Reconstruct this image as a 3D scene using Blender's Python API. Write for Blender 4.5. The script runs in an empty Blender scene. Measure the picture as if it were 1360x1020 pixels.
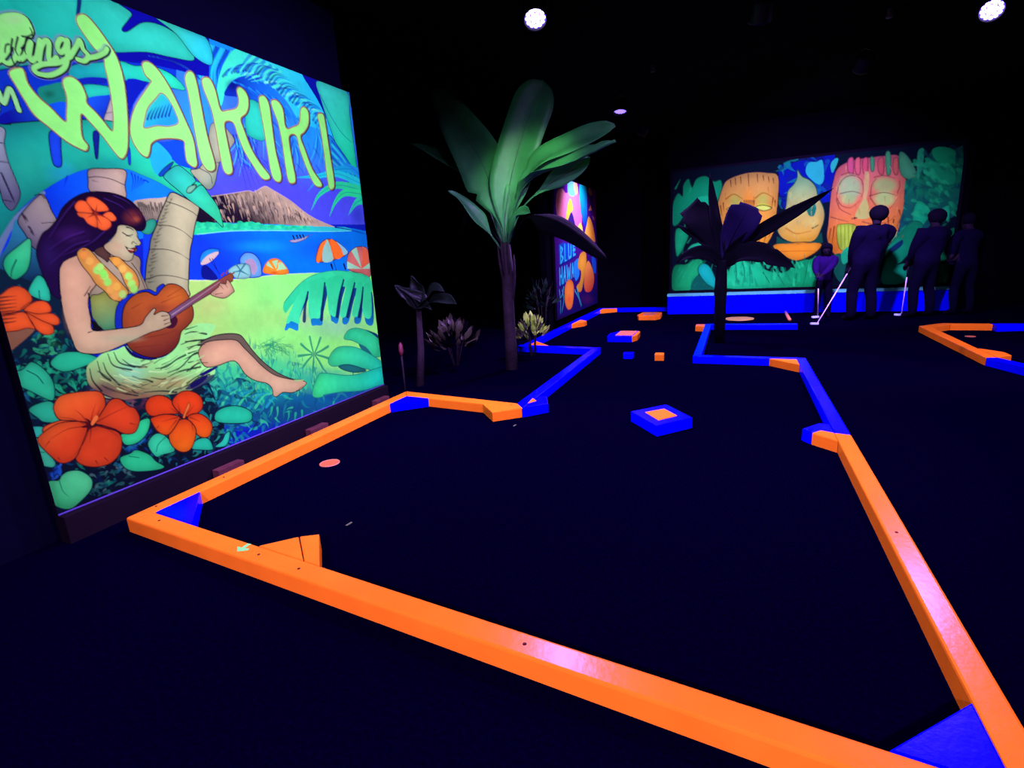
import bpy, bmesh, math, random
import numpy as np
from mathutils import Vector, Matrix

random.seed(7)
rng = np.random.default_rng(7)
scene = bpy.context.scene
COL = scene.collection
PI = math.pi

# ------------------------------------------------------------------ camera
CAM_H = 1.45
FPX, YAW, PITCH, ROLL = 705.807, -0.403758, 0.235935, -0.059963


def cam_axes():
    cy, sy, cp, sp = math.cos(YAW), math.sin(YAW), math.cos(PITCH), math.sin(PITCH)
    fwd = np.array([sy * cp, cy * cp, -sp])
    right = np.array([cy, -sy, 0.0])
    up = np.cross(right, fwd)
    cr, sr = math.cos(ROLL), math.sin(ROLL)
    return cr * right + sr * up, -sr * right + cr * up, fwd


AX_R, AX_U, AX_F = cam_axes()
cam_data = bpy.data.cameras.new('camera')
cam_data.sensor_width = 36.0
cam_data.lens = FPX / 1360 * 36
cam_data.clip_end = 100
cam = bpy.data.objects.new('camera', cam_data)
COL.objects.link(cam)
cam.matrix_world = Matrix(((AX_R[0], AX_U[0], -AX_F[0], 0), (AX_R[1], AX_U[1], -AX_F[1], 0),
                           (AX_R[2], AX_U[2], -AX_F[2], CAM_H), (0, 0, 0, 1)))
scene.camera = cam

# ------------------------------------------------------------------ world, exposure
world = bpy.data.worlds.new('night')
scene.world = world
world.use_nodes = True
world.node_tree.nodes['Background'].inputs[0].default_value = (0.10, 0.08, 0.6, 1)
world.node_tree.nodes['Background'].inputs[1].default_value = 0.02
scene.view_settings.view_transform = 'Standard'
scene.view_settings.look = 'None'
scene.view_settings.gamma = 1.0
scene.view_settings.use_curve_mapping = False
scene.view_settings.exposure = 0.0

# black-light colour; paints are defined by how they look under it
LAMP = (0.42, 0.20, 1.0)
# every ceiling lamp: position, aim, watts, cone degrees, blend (built further down as fixtures)
LAMPS = [
    # in view
    ((-1.74, 5.10, 3.50), (-1.0, 2.6, 0.0), 1950, 120, 0.9, 'violet stage lamp glowing brightest above the tall banana palm', True),
    ((2.20, 7.25, 3.50), (1.0, 3.0, 0.0), 1800, 115, 0.9, 'violet stage lamp cut by the top right corner of the photo', True),
    ((-1.72, 8.85, 3.50), (-1.75, 8.0, 0.0), 2250, 140, 0.9, 'small dim violet stage lamp just right of the tall palm leaves', False),
    ((1.36, 8.55, 3.50), (0.9, 12.35, 1.0), 3750, 92, 0.9, 'dark stage lamp facing the tiki mural, seen from behind', True),
    ((0.12, 6.20, 3.50), (-0.3, 8.8, 0.0), 1500, 110, 0.9, 'dark stage lamp over the middle of the hole, seen from behind', True),
    # added fill lamps, no such fixtures seen; they even out the brightness
    ((3.90, 6.20, 3.50), (3.0, 8.8, 0.0), 2250, 110, 0.9, 'added violet fill lamp over the right-hand golf hole', True),
    ((0.60, 2.60, 3.55), (-0.6, 5.2, 0.0), 1350, 110, 0.9, 'added violet fill lamp over the middle of the big golf hole', True),
    ((-1.15, 1.60, 3.55), (-3.5, 2.2, 1.5), 1350, 100, 0.9, 'added violet lamp washing the near half of the beach mural', True),
    ((-1.15, 3.30, 3.55), (-3.5, 3.9, 1.7), 1410, 100, 0.9, 'added violet lamp washing the far half of the beach mural', True),
    ((0.20, -2.80, 3.20), (-0.7, 1.4, 0.0), 6200, 72, 0.9, 'added violet fill lamp behind the camera, unseen', True),
    ((-1.75, 11.0, 3.55), (-3.15, 11.4, 1.5), 2850, 80, 0.9, 'added violet lamp lighting the narrow poster mural', True),
]


# ------------------------------------------------------------------ helpers
def ray(px, py):
    d = (px - 680) / FPX * AX_R - (py - 510) / FPX * AX_U + AX_F
    return d


def on_z(px, py, z):
    d = ray(px, py)
    t = (z - CAM_H) / d[2]
    return Vector((t * d[0], t * d[1], z))


def on_x(px, py, x):
    d = ray(px, py)
    t = x / d[0]
    return Vector((x, t * d[1], CAM_H + t * d[2]))


def on_y(px, py, y):
    d = ray(px, py)
    t = y / d[1]
    return Vector((t * d[0], y, CAM_H + t * d[2]))


def s2l(c):
    c = np.asarray(c, dtype=float)
    return np.where(c <= 0.04045, c / 12.92, ((c + 0.055) / 1.055) ** 2.4)


def hexrgb(h):
    return np.array([int(h[i:i + 2], 16) / 255 for i in (0, 2, 4)])


INV = np.array([0.2 / LAMP[0], 0.2 / LAMP[1], 0.2 / LAMP[2]])


def paint(h, k=0.9):
    """albedo of a paint that looks like colour h under the violet lamps"""
    return tuple(np.clip(s2l(hexrgb(h)) * INV * k, 0, 0.95))


MATS = {}


def mat(name, base, rough=0.5, spec=0.5, bump=0.0, bscale=60.0, vary=0.0, metal=0.0, emit=None, estr=0.0, attr=None, sheen=0.0):
    if name in MATS:
        return MATS[name]
    m = bpy.data.materials.new(name)
    m.use_nodes = True
    nt = m.node_tree
    b = nt.nodes['Principled BSDF']
    b.inputs['Base Color'].default_value = (*base[:3], 1)
    b.inputs['Roughness'].default_value = rough
    b.inputs['Specular IOR Level'].default_value = spec
    b.inputs['Metallic'].default_value = metal
    if emit is not None:
        b.inputs['Emission Color'].default_value = (*emit, 1)
        b.inputs['Emission Strength'].default_value = estr
    tc = nt.nodes.new('ShaderNodeTexCoord')
    if attr:
        a = nt.nodes.new('ShaderNodeAttribute')
        a.attribute_name = attr
        nt.links.new(a.outputs['Color'], b.inputs['Base Color'])
    elif vary > 0:
        n = nt.nodes.new('ShaderNodeTexNoise')
        n.inputs['Scale'].default_value = bscale * 0.15
        n.inputs['Detail'].default_value = 4
        nt.links.new(tc.outputs['Object'], n.inputs['Vector'])
        r = nt.nodes.new('ShaderNodeValToRGB')
        r.color_ramp.elements[0].position = 0.3
        r.color_ramp.elements[1].position = 0.7
        r.color_ramp.elements[0].color = (*[c * (1 - vary) for c in base[:3]], 1)
        r.color_ramp.elements[1].color = (*[min(1, c * (1 + vary)) for c in base[:3]], 1)
        nt.links.new(n.outputs['Fac'], r.inputs['Fac'])
        nt.links.new(r.outputs['Color'], b.inputs['Base Color'])
    if bump > 0:
        n2 = nt.nodes.new('ShaderNodeTexNoise')
        n2.inputs['Scale'].default_value = bscale
        n2.inputs['Detail'].default_value = 3
        nt.links.new(tc.outputs['Object'], n2.inputs['Vector'])
        bp = nt.nodes.new('ShaderNodeBump')
        bp.inputs['Strength'].default_value = bump
        bp.inputs['Distance'].default_value = 0.01
        nt.links.new(n2.outputs['Fac'], bp.inputs['Height'])
        nt.links.new(bp.outputs['Normal'], b.inputs['Normal'])
    MATS[name] = m
    return m


M_ORANGE = mat('fluorescent_orange_paint', (0.66, 0.195, 0.005), 0.24, 0.042, 0.06, 40, 0.06)
M_BLUE = mat('fluorescent_blue_paint', (0.0, 0.0, 0.60), 0.25, 0.03, 0.06, 40, 0.0)
M_CAP = mat('pale_blue_edge_paint', (0.05, 0.42, 0.20), 0.6, 0.3)
M_CARPET = mat('dark_carpet', (0.0004, 0.0001, 0.0036), 1.0, 0.0, 0.6, 400, 0.35)
M_BLACK = mat('matt_black_wall', (0.0004, 0.0003, 0.0011), 1.0, 0.02, 0.2, 30, 0.2)
M_WALLBLUE = mat('dark_blue_wall', (0.0005, 0.0004, 0.0040), 1.0, 0.03, 0.15, 30, 0.15)
M_BASE = mat('dark_skirting', (0.0018, 0.0006, 0.0008), 0.8, 0.1, 0.2, 30, 0.2)
M_WOOD = mat('dark_raw_wood', (0.055, 0.016, 0.008), 0.8, 0.2, 0.3, 60, 0.3)
M_CAN = mat('black_lamp_housing', (0.004, 0.004, 0.005), 0.5, 0.3)
M_LED = mat('violet_led', (0.2, 0.1, 0.9), 0.3, 0.5, emit=(0.50, 0.38, 1.0), estr=9.0)
M_LENS = mat('violet_lens', (0.02, 0.01, 0.2), 0.3, 0.5, emit=(0.10, 0.04, 1.0), estr=2.5)
M_LEDDIM = mat('violet_led_dim', (0.2, 0.1, 0.9), 0.3, 0.5, emit=(0.35, 0.22, 1.0), estr=1.6)
M_SCREW = mat('dark_screw', (0.04, 0.006, 0.001), 0.7, 0.1)
M_ARROW = mat('mint_arrow_paint', paint('9CECC0'), 0.6, 0.3)
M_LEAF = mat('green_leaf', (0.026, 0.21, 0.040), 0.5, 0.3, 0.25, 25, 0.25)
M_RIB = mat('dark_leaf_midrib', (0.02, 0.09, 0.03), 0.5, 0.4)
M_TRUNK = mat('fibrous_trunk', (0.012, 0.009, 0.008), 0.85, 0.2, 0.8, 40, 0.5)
M_LEAFSHADE = mat('leaf_in_shade', (0.0008, 0.0012, 0.0018), 0.9, 0.03, 0.2, 25, 0.2)  # leaf green taken near black, standing in for shade and silhouette
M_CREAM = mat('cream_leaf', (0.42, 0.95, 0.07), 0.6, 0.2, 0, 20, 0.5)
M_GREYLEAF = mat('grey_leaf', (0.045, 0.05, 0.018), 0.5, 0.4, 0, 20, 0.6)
M_CUP = mat('red_cup', paint('F06048', 0.8), 0.5, 0.4)
M_PINK = mat('pink_plastic_and_lit_top', paint('FF7884', 0.8), 0.5, 0.4)  # also tints two block tops pink as violet light would
M_WHITE = mat('white_scrap', (0.08, 0.12, 0.03), 0.8, 0.1)
M_CLOTH = mat('dark_navy_cloth', (0.0012, 0.0008, 0.0060), 1.0, 0.03, 0.3, 60, 0.2)
M_TROUSER = mat('black_trousers', (0.0008, 0.0006, 0.0045), 1.0, 0.03, 0.3, 60, 0.2)
M_PURPLE = mat('purple_top', (0.008, 0.002, 0.030), 1.0, 0.03, 0.3, 60, 0.2)
M_HAIR = mat('black_hair', (0.0008, 0.0006, 0.0025), 0.9, 0.05)
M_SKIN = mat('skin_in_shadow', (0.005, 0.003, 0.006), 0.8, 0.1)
M_STEEL = mat('pale_metal_shaft', (0.55, 0.50, 0.60), 0.35, 0.5)
M_GRIP = mat('black_rubber_grip', (0.004, 0.004, 0.006), 0.8, 0.2)
M_PHEAD = mat('pale_putter_head', (0.35, 0.55, 0.45), 0.4, 0.5)
M_FRAME = mat('black_panel_edge', (0.0010, 0.0006, 0.0024), 0.9, 0.05)


def link(name, me, material=None, parent=None):
    o = bpy.data.objects.new(name, me)
    COL.objects.link(o)
    if material is not None and hasattr(me, 'materials') and not me.materials:
        me.materials.append(material)
    if parent is not None:
        o.parent = parent
    return o


def mesh_bm(name, bm, material, parent=None, smooth=False):
    me = bpy.data.meshes.new(name)
    bmesh.ops.recalc_face_normals(bm, faces=bm.faces)
    bm.to_mesh(me)
    bm.free()
    if smooth:
        for p in me.polygons:
            p.use_smooth = True
    return link(name, me, material, parent)


def empty(name, loc=(0, 0, 0)):
    o = bpy.data.objects.new(name, None)
    COL.objects.link(o)
    o.location = loc
    o.empty_display_size = 0.1
    return o


def tag(o, label, cat, group=None):
    o['label'] = label
    o['category'] = cat
    if group:
        o['group'] = group
    return o


def structure(o):
    o['kind'] = 'structure'
    return o


def prism(name, pts, z0, z1, material, parent=None, bevel=0.008, origin=None):
    """upright prism from a plan polygon in metres, edges eased"""
    ox, oy, oz = origin if origin is not None else (0, 0, 0)
    bm = bmesh.new()
    lo = [bm.verts.new((p[0] - ox, p[1] - oy, z0 - oz)) for p in pts]
    hi = [bm.verts.new((p[0] - ox, p[1] - oy, z1 - oz)) for p in pts]
    n = len(pts)
    bm.faces.new(lo)
    bm.faces.new(hi)
    for i in range(n):
        bm.faces.new((lo[i], lo[(i + 1) % n], hi[(i + 1) % n], hi[i]))
    bmesh.ops.recalc_face_normals(bm, faces=bm.faces)
    if bevel > 0:
        ed = [e for e in bm.edges if max(v.co.z for v in e.verts) > (z0 - oz) + 1e-4]
        bmesh.ops.bevel(bm, geom=ed, offset=bevel, segments=2, profile=0.6, affect='EDGES')
    return mesh_bm(name, bm, material, parent)


def box(name, a, b, material, parent=None, bevel=0.0):
    return prism(name, [(a[0], a[1]), (b[0], a[1]), (b[0], b[1]), (a[0], b[1])], a[2], b[2], material, parent, bevel)


def add_tube(bm, path, radii, seg=10, cap=True):
    pts = [Vector(p) for p in path]
    rings = []
    for i, p in enumerate(pts):
        d = (pts[min(i + 1, len(pts) - 1)] - pts[max(i - 1, 0)]).normalized()
        ref = Vector((0, 0, 1)) if abs(d.z) < 0.9 else Vector((1, 0, 0))
        a = d.cross(ref).normalized()
        b = d.cross(a).normalized()
        r = radii[i] if hasattr(radii, '__len__') else radii
        rings.append([bm.verts.new(p + r * (math.cos(2 * PI * k / seg) * a + math.sin(2 * PI * k / seg) * b)) for k in range(seg)])
    for i in range(len(rings) - 1):
        for k in range(seg):
            bm.faces.new((rings[i][k], rings[i][(k + 1) % seg], rings[i + 1][(k + 1) % seg], rings[i + 1][k]))
    if cap:
        bm.faces.new(rings[0])
        bm.faces.new(rings[-1])


def tube(name, path, radii, material, parent=None, seg=10):
    bm = bmesh.new()
    add_tube(bm, path, radii, seg)
    return mesh_bm(name, bm, material, parent, smooth=True)


def catmull(pts, n=6, closed=False):
    P = [np.array(p, dtype=float) for p in pts]
    out = []
    m = len(P)
    rngk = range(m if closed else m - 1)
    for i in rngk:
        if closed:
            p0, p1, p2, p3 = P[(i - 1) % m], P[i], P[(i + 1) % m], P[(i + 2) % m]
        else:
            p1, p2 = P[i], P[i + 1]
            p0 = P[i - 1] if i > 0 else 2 * p1 - p2
            p3 = P[i + 2] if i + 2 < m else 2 * p2 - p1
        for k in range(n):
            t = k / n
            out.append(0.5 * (2 * p1 + (p2 - p0) * t + (2 * p0 - 5 * p1 + 4 * p2 - p3) * t * t + (3 * p1 - p0 - 3 * p2 + p3) * t ** 3))
    if not closed:
        out.append(P[-1])
    return np.array(out)


# ------------------------------------------------------------------ room shell
CEIL = 3.75


def slab(name, a, b, m):
    return structure(box(name, a, b, m))


slab('floor', (-7.0, -4.0, -0.10), (7.5, 14.2, 0.0), M_CARPET)
slab('ceiling', (-7.0, -4.0, CEIL), (7.5, 14.2, CEIL + 0.1), M_BLACK)
MX = -3.5            # face of the beach mural
M_Y0, M_Y1, M_Z0, M_Z1 = 1.541, 4.645, 0.178, 3.066
slab('wall_left', (-3.70, -4.0, 0.0), (-3.58, M_Y1 - 0.01, CEIL), M_WALLBLUE)
slab('wall_recess', (-7.0, -4.0, 0.0), (-6.9, 14.2, CEIL), M_BLACK)
slab('wall_poster', (-3.36, 9.55, 0.0), (-3.24, 13.4, CEIL), M_BLACK)
slab('wall_back', (-7.0, 13.4, 0.0), (7.5, 13.5, CEIL), M_BLACK)
slab('wall_tiki', (-1.42, 12.40, 0.0), (3.80, 12.55, CEIL), M_BLACK)
slab('wall_right', (6.6, -4.0, 0.0), (6.7, 13.4, CEIL), M_BLACK)
slab('wall_front', (-6.9, -4.0, 0.0), (6.6, -3.9, CEIL), M_BLACK)


# ------------------------------------------------------------------ mural painting: colours laid on a fine grid of points
def boxblur(m, k):
    for ax in (0, 1):
        for _ in range(2):
            p = np.pad(m, [(k + 1, k) if i == ax else (0, 0) for i in (0, 1)])
            cs = np.cumsum(p, axis=ax)
            n = m.shape[ax]
            hi = np.take(cs, np.arange(2 * k + 1, 2 * k + 1 + n), axis=ax)
            lo = np.take(cs, np.arange(0, n), axis=ax)
            m = (hi - lo) / (2 * k + 1)
    return m


def value_noise(h, w, cell):
    gy, gx = h // cell + 3, w // cell + 3
    g = rng.uniform(0, 1, (gy, gx))
    y, x = np.arange(h) / cell, np.arange(w) / cell
    iy, ix = y.astype(int), x.astype(int)
    fy, fx = (y - iy)[:, None], (x - ix)[None]
    fy, fx = fy * fy * (3 - 2 * fy), fx * fx * (3 - 2 * fx)
    A, B = g[iy][:, ix], g[iy][:, ix + 1]
    C, D = g[iy + 1][:, ix], g[iy + 1][:, ix + 1]
    return (A * (1 - fx) + B * fx) * (1 - fy) + (C * (1 - fx) + D * fx) * fy


class Canvas:
    def __init__(self, w_m, h_m, res, mapper, ss=2, base='000010'):
        self.nx, self.ny, self.ss = int(w_m / res) + 1, int(h_m / res) + 1, ss
        self.W, self.H = self.nx * ss, self.ny * ss
        self.w_m, self.h_m = w_m, h_m
        self.map = mapper
        self.img = np.zeros((self.H, self.W, 3), np.float32)
        self.img[:] = s2l(hexrgb(base))
        self.off = (0.0, 0.0, 1.0)
        yy, xx = np.mgrid[0:self.H, 0:self.W]
        self.yy, self.xx = yy.astype(np.float32), xx.astype(np.float32)
        self.clip = None

    def crop(self, ox, oy, s):
        self.off = (ox, oy, s)

    def pts(self, s):
        if isinstance(s, str):
            s = [tuple(float(v) for v in q.split(',')) for q in s.split()]
        return [(self.off[0] + x / self.off[2], self.off[1] + y / self.off[2]) for x, y in s]

    def c(self, P):
        """photo pixels -> canvas pixels"""
        out = []
        for x, y in P:
            u, v = self.map(x, y)
            out.append((u / self.w_m * self.W, v / self.h_m * self.H))
        return np.array(out)

    def lscale(self, P):
        x, y = P
        a, b = self.c([(x, y), (x, y + 1)])
        return float(np.hypot(*(a - b)))

    def mask_poly(self, loops):
        A = np.concatenate(loops)
        x0, x1 = int(max(0, A[:, 0].min() - 2)), int(min(self.W, A[:, 0].max() + 3))
        y0, y1 = int(max(0, A[:, 1].min() - 2)), int(min(self.H, A[:, 1].max() + 3))
        if x1 <= x0 or y1 <= y0:
            return None
        par = np.zeros((y1 - y0, x1 - x0 + 1), np.int32)
        for L in loops:
            for i in range(len(L)):
                (ax, ay), (bx, by) = L[i], L[(i + 1) % len(L)]
                if ay == by:
                    continue
                if ay > by:
                    ax, ay, bx, by = bx, by, ax, ay
                r0, r1 = max(y0, int(math.ceil(ay - 0.5))), min(y1 - 1, int(math.ceil(by - 0.5)) - 1)
                if r1 < r0:
                    continue
                rows = np.arange(r0, r1 + 1)
                xs = ax + (rows + 0.5 - ay) / (by - ay) * (bx - ax)
                cols = np.clip(np.ceil(xs - 0.5).astype(int) - x0, 0, x1 - x0)
                np.add.at(par, (rows - y0, cols), 1)
        m = (np.cumsum(par, axis=1)[:, :-1] % 2).astype(np.float32)
        return (slice(y0, y1), slice(x0, x1)), m

    def apply(self, sl, m, col, a=1.0):
        if self.clip is not None:
            m = m * self.clip[sl]
        m = (m * a)[..., None]
        self.img[sl] = self.img[sl] * (1 - m) + np.asarray(col, np.float32) * m

    def gradcol(self, sl, g):
        """g = (p0, c0, p1, c1) in crop coordinates"""
        p0, p1 = self.c(self.pts([g[0], g[2]]))
        d = p1 - p0
        t = ((self.xx[sl] - p0[0]) * d[0] + (self.yy[sl] - p0[1]) * d[1]) / (d @ d)
        t = np.clip(t, 0, 1)[..., None]
        return (s2l(hexrgb(g[1])) * (1 - t) + s2l(hexrgb(g[3])) * t).astype(np.float32)

    def loop(self, s, smooth=True):
        P = self.pts(s)
        if smooth and len(P) > 3:
            P = [tuple(q) for q in catmull(P, 5, True)]
        return P

    def poly(self, s, col, smooth=True, line=None, lw=1.0, a=1.0, grad=None, holes=(), edge=0.30):
        L = self.loop(s, smooth)
        loops = [self.c(L)] + [self.c(self.loop(h, smooth)) for h in holes]
        r = self.mask_poly(loops)
        if r is None:
            return None
        sl, m = r
        cc = self.gradcol(sl, grad) if grad else np.broadcast_to(s2l(hexrgb(col)).astype(np.float32), m.shape + (3,))
        if line and edge and min(m.shape) > 8:
            k = int(max(2, min(26, min(m.shape) * 0.16)))
            cc = cc * (1 - edge * 2.0 * np.clip(1 - boxblur(m, k), 0, 0.5))[..., None]
        self.apply(sl, m, cc, a)
        if line:
            for s2 in (s,) + tuple(holes):
                Q = self.loop(s2, smooth)
                self.stroke_px(Q + Q[:1], lw * 1.3, line)
        return r

    def stroke_px(self, P, w, col, w1=None, a=1.0, soft=0.6):
        C = self.c(P)
        n = len(C)
        x0, x1 = int(max(0, C[:, 0].min() - 30)), int(min(self.W, C[:, 0].max() + 31))
        y0, y1 = int(max(0, C[:, 1].min() - 30)), int(min(self.H, C[:, 1].max() + 31))
        if x1 <= x0 or y1 <= y0:
            return
        acc = np.zeros((y1 - y0, x1 - x0), np.float32)
        sc = self.lscale(P[n // 2])
        for i in range(n - 1):
            t = i / max(1, n - 2)
            ww = (w if w1 is None else w + (w1 - w) * t) * sc * 0.5
            (ax, ay), (bx, by) = C[i], C[i + 1]
            e = ww + 2
            sx0, sx1 = int(max(x0, min(ax, bx) - e)), int(min(x1, max(ax, bx) + e + 1))
            sy0, sy1 = int(max(y0, min(ay, by) - e)), int(min(y1, max(ay, by) + e + 1))
            if sx1 <= sx0 or sy1 <= sy0:
                continue
            X, Y = self.xx[sy0:sy1, sx0:sx1], self.yy[sy0:sy1, sx0:sx1]
            dx, dy = bx - ax, by - ay
            q = np.clip(((X - ax) * dx + (Y - ay) * dy) / (dx * dx + dy * dy + 1e-9), 0, 1)
            d = np.hypot(X - ax - q * dx, Y - ay - q * dy)
            mm = np.clip((ww - d) / soft + 0.5, 0, 1)
            v = acc[sy0 - y0:sy1 - y0, sx0 - x0:sx1 - x0]
            np.maximum(v, mm, out=v)
        self.apply((slice(y0, y1), slice(x0, x1)), acc, s2l(hexrgb(col)), a)

    def stroke(self, s, w, col, w1=None, a=1.0, smooth=True):
        P = self.pts(s)
        if smooth and len(P) > 2:
            P = [tuple(q) for q in catmull(P, 5)]
        elif len(P) == 2:
            P = [tuple(np.array(P[0]) * (1 - t) + np.array(P[1]) * t) for t in np.linspace(0, 1, 5)]
        self.stroke_px(P, w, col, w1, a)

    def blob(self, x, y, rx, ry, col, a=1.0, hard=0.0):
        """soft airbrushed spot, radii in crop units"""
        p = self.pts([(x, y), (x + rx, y), (x, y + ry)])
        c0, c1, c2 = self.c(p)
        J = np.array([c1 - c0, c2 - c0]).T
        Ji = np.linalg.inv(J)
        ex = abs(J[0]).sum() + 2
        ey = abs(J[1]).sum() + 2
        x0, x1 = int(max(0, c0[0] - ex)), int(min(self.W, c0[0] + ex))
        y0, y1 = int(max(0, c0[1] - ey)), int(min(self.H, c0[1] + ey))
        if x1 <= x0 or y1 <= y0:
            return
        X, Y = self.xx[y0:y1, x0:x1] - c0[0], self.yy[y0:y1, x0:x1] - c0[1]
        r = np.hypot(Ji[0, 0] * X + Ji[0, 1] * Y, Ji[1, 0] * X + Ji[1, 1] * Y)
        m = np.clip((1 - r) / max(1e-3, 1 - hard), 0, 1)
        m = m * m * (3 - 2 * m)
        self.apply((slice(y0, y1), slice(x0, x1)), m.astype(np.float32), s2l(hexrgb(col)), a)

    def mottle(self, s, cols, n, r, a=0.5, aspect=1.0, smooth=True):
        """dabs of a brush inside a shape"""
        L = self.c(self.loop(s, smooth))
        q = self.mask_poly([L])
        if q is None:
            return
        full = np.zeros((self.H, self.W), np.float32)
        full[q[0]] = q[1]
        old = self.clip
        self.clip = full if old is None else full * old
        P = np.array([tuple(map(float, t.split(','))) for t in s.split()])
        for i in range(n):
            x, y = rng.uniform(P[:, 0].min(), P[:, 0].max()), rng.uniform(P[:, 1].min(), P[:, 1].max())
            k, an = rng.uniform(0.5, 1.3), rng.uniform(0, PI)
            dx, dy = math.cos(an) * r * k, math.sin(an) * r * k * aspect
            bend = rng.uniform(-0.4, 0.4)
            self.stroke([(x - dx, y - dy), (x + dy * bend, y - dx * bend), (x + dx, y + dy)], r / self.off[2] * k * 0.75, cols[rng.integers(len(cols))], 0.4, a)
        self.clip = old

    def colours(self):
        a = self.img.reshape(self.ny, self.ss, self.nx, self.ss, 3).mean(axis=(1, 3))
        n = 0.55 * value_noise(self.ny, self.nx, 34) + 0.3 * value_noise(self.ny, self.nx, 9) + 0.15 * value_noise(self.ny, self.nx, 3)
        a = a * (0.84 + 0.32 * n)[..., None]
        return np.clip(a * INV * 0.9, 0, 0.92)


def painted_panel(name, cv, origin, du, dv, material, parent):
    """grid of points carrying the paint colours; du/dv are the metre vectors along the columns and rows"""
    nx, ny = cv.nx, cv.ny
    u = np.linspace(0, 1, nx)
    v = np.linspace(0, 1, ny)
    U, V = np.meshgrid(u, v)
    co = np.array(origin)[None, None] + U[..., None] * np.array(du) + V[..., None] * np.array(dv)
    me = bpy.data.meshes.new(name)
    me.vertices.add(nx * ny)
    me.vertices.foreach_set('co', co.reshape(-1).astype(np.float32))
    idx = np.arange(nx * ny).reshape(ny, nx)
    quads = np.stack([idx[:-1, :-1], idx[:-1, 1:], idx[1:, 1:], idx[1:, :-1]], -1).reshape(-1)
    nf = (nx - 1) * (ny - 1)
    me.loops.add(nf * 4)
    me.loops.foreach_set('vertex_index', quads.astype(np.int32))
    me.polygons.add(nf)
    me.polygons.foreach_set('loop_start', np.arange(0, nf * 4, 4, dtype=np.int32))
    me.polygons.foreach_set('loop_total', np.full(nf, 4, np.int32))
    me.update(calc_edges=True)
    at = me.attributes.new('paint', 'FLOAT_COLOR', 'POINT')
    c = np.ones((ny, nx, 4), np.float32)
    c[..., :3] = cv.colours()
    at.data.foreach_set('color', c.reshape(-1))
    return link(name, me, material, parent)


M_MURAL = mat('mural_paint', (0.5, 0.5, 0.5), 0.95, 0.04, attr='paint')

# ------------------------------------------------------------------ beach mural
def map_beach(px, py):
    p = on_x(px, py, MX)
    return p.y - M_Y0, M_Z1 - p.z


cv = Canvas(M_Y1 - M_Y0, M_Z1 - M_Z0, 0.0045, map_beach, base='0A1EC8')
S5 = 5.037
K1, K2, K3, K4 = (0, 0, S5), (250, 60, S5), (0, 180, S5), (250, 220, S5)
K5, K6, K7, K8 = (0, 350, S5), (250, 350, S5), (0, 500, S5), (100, 180, S5)
BLK = '05031C'
TEAL, TEAL2, LEAFG = '14B4AA', '22D2C4', '3AD89E'

# sky and feathery fronds, upper right
cv.crop(*K2)
cv.poly('-400,-400 1300,-400 1300,1200 -400,1200', '1464FF', False, grad=((300, 0), '0A78FF', (500, 950), '4A4CFF'))
cv.blob(640, 900, 420, 330, '5048FF', 0.9)
cv.blob(900, 600, 400, 420, '0A9CFF', 0.8)
cv.blob(60, 500, 260, 420, '1EA0F0', 0.7)
cv.poly('40,-60 420,60 300,230 180,260 60,200', '1088FA')
for i in range(16):
    x = 60 + i * 17
    cv.stroke([(x + 60, 0 + i * 5), (x, 120 + i * 5), (x - 30 + i * 4, 260)], 5, ['0014A8', '0A3CE0', '1EC8F0', '28B4FF'][i % 4], 1.2, 0.75)
# curled frond
cv.poly('195,270 240,120 320,25 420,60 500,100 600,135 760,195 860,300 930,430 965,600 860,560 740,500 660,380 560,280 450,215 340,215 260,280 225,400 200,390', '1EC8F0',
        grad=((240, 200), '3CE0C8', (860, 480), '1EB8FF'))
cv.poly('240,330 300,240 400,205 520,250 620,350 700,470 740,500 640,470 540,420 420,390 330,350', '0A50E6', grad=((300, 260), '0428B4', (620, 420), '1478FF'))
cv.blob(300, 270, 70, 60, '000A78', 0.9)
for i in range(22):
    t = i / 21
    x, y = 330 + 560 * t, 200 + 90 * t + 230 * t * t
    cv.stroke([(x - 60, y - 30), (x + 20, y + 5 - 40), (x + 110, y + 50)], 3.2, ['0A3CD2', '50F0E6', '0828B8', '1EA8FF', '78F0F0'][i % 5], 0.6, 0.7)
for i in range(10):
    cv.stroke([(420 + i * 22, 60 + i * 13), (370 + i * 14, 120 + i * 12), (330 + i * 10, 190 + i * 6)], 4.0, ['0A28C8', '46E6D2'][i % 2], 0.8, 0.55)
for i in range(12):
    cv.stroke([(300 + i * 26, 245 + i * 10), (380 + i * 24, 275 + i * 14), (440 + i * 22, 330 + i * 15)], 2.4, ['1E96FF', '0A32C8'][i % 2], 0.5, 0.6)
for i in range(34):
    t = i / 33
    x, y = 250 + 640 * t, 120 - 60 * math.sin(PI * min(1, t * 1.6)) + 330 * t * t
    cv.stroke([(x - 20, y + 90), (x + 25, y + 40), (x + 100, y + 45 + 30 * t)], 3.0, ['0A1496', '0A50E6', '46E6E6', '0A28C0'][i % 4], 0.5, 0.7)
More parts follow.
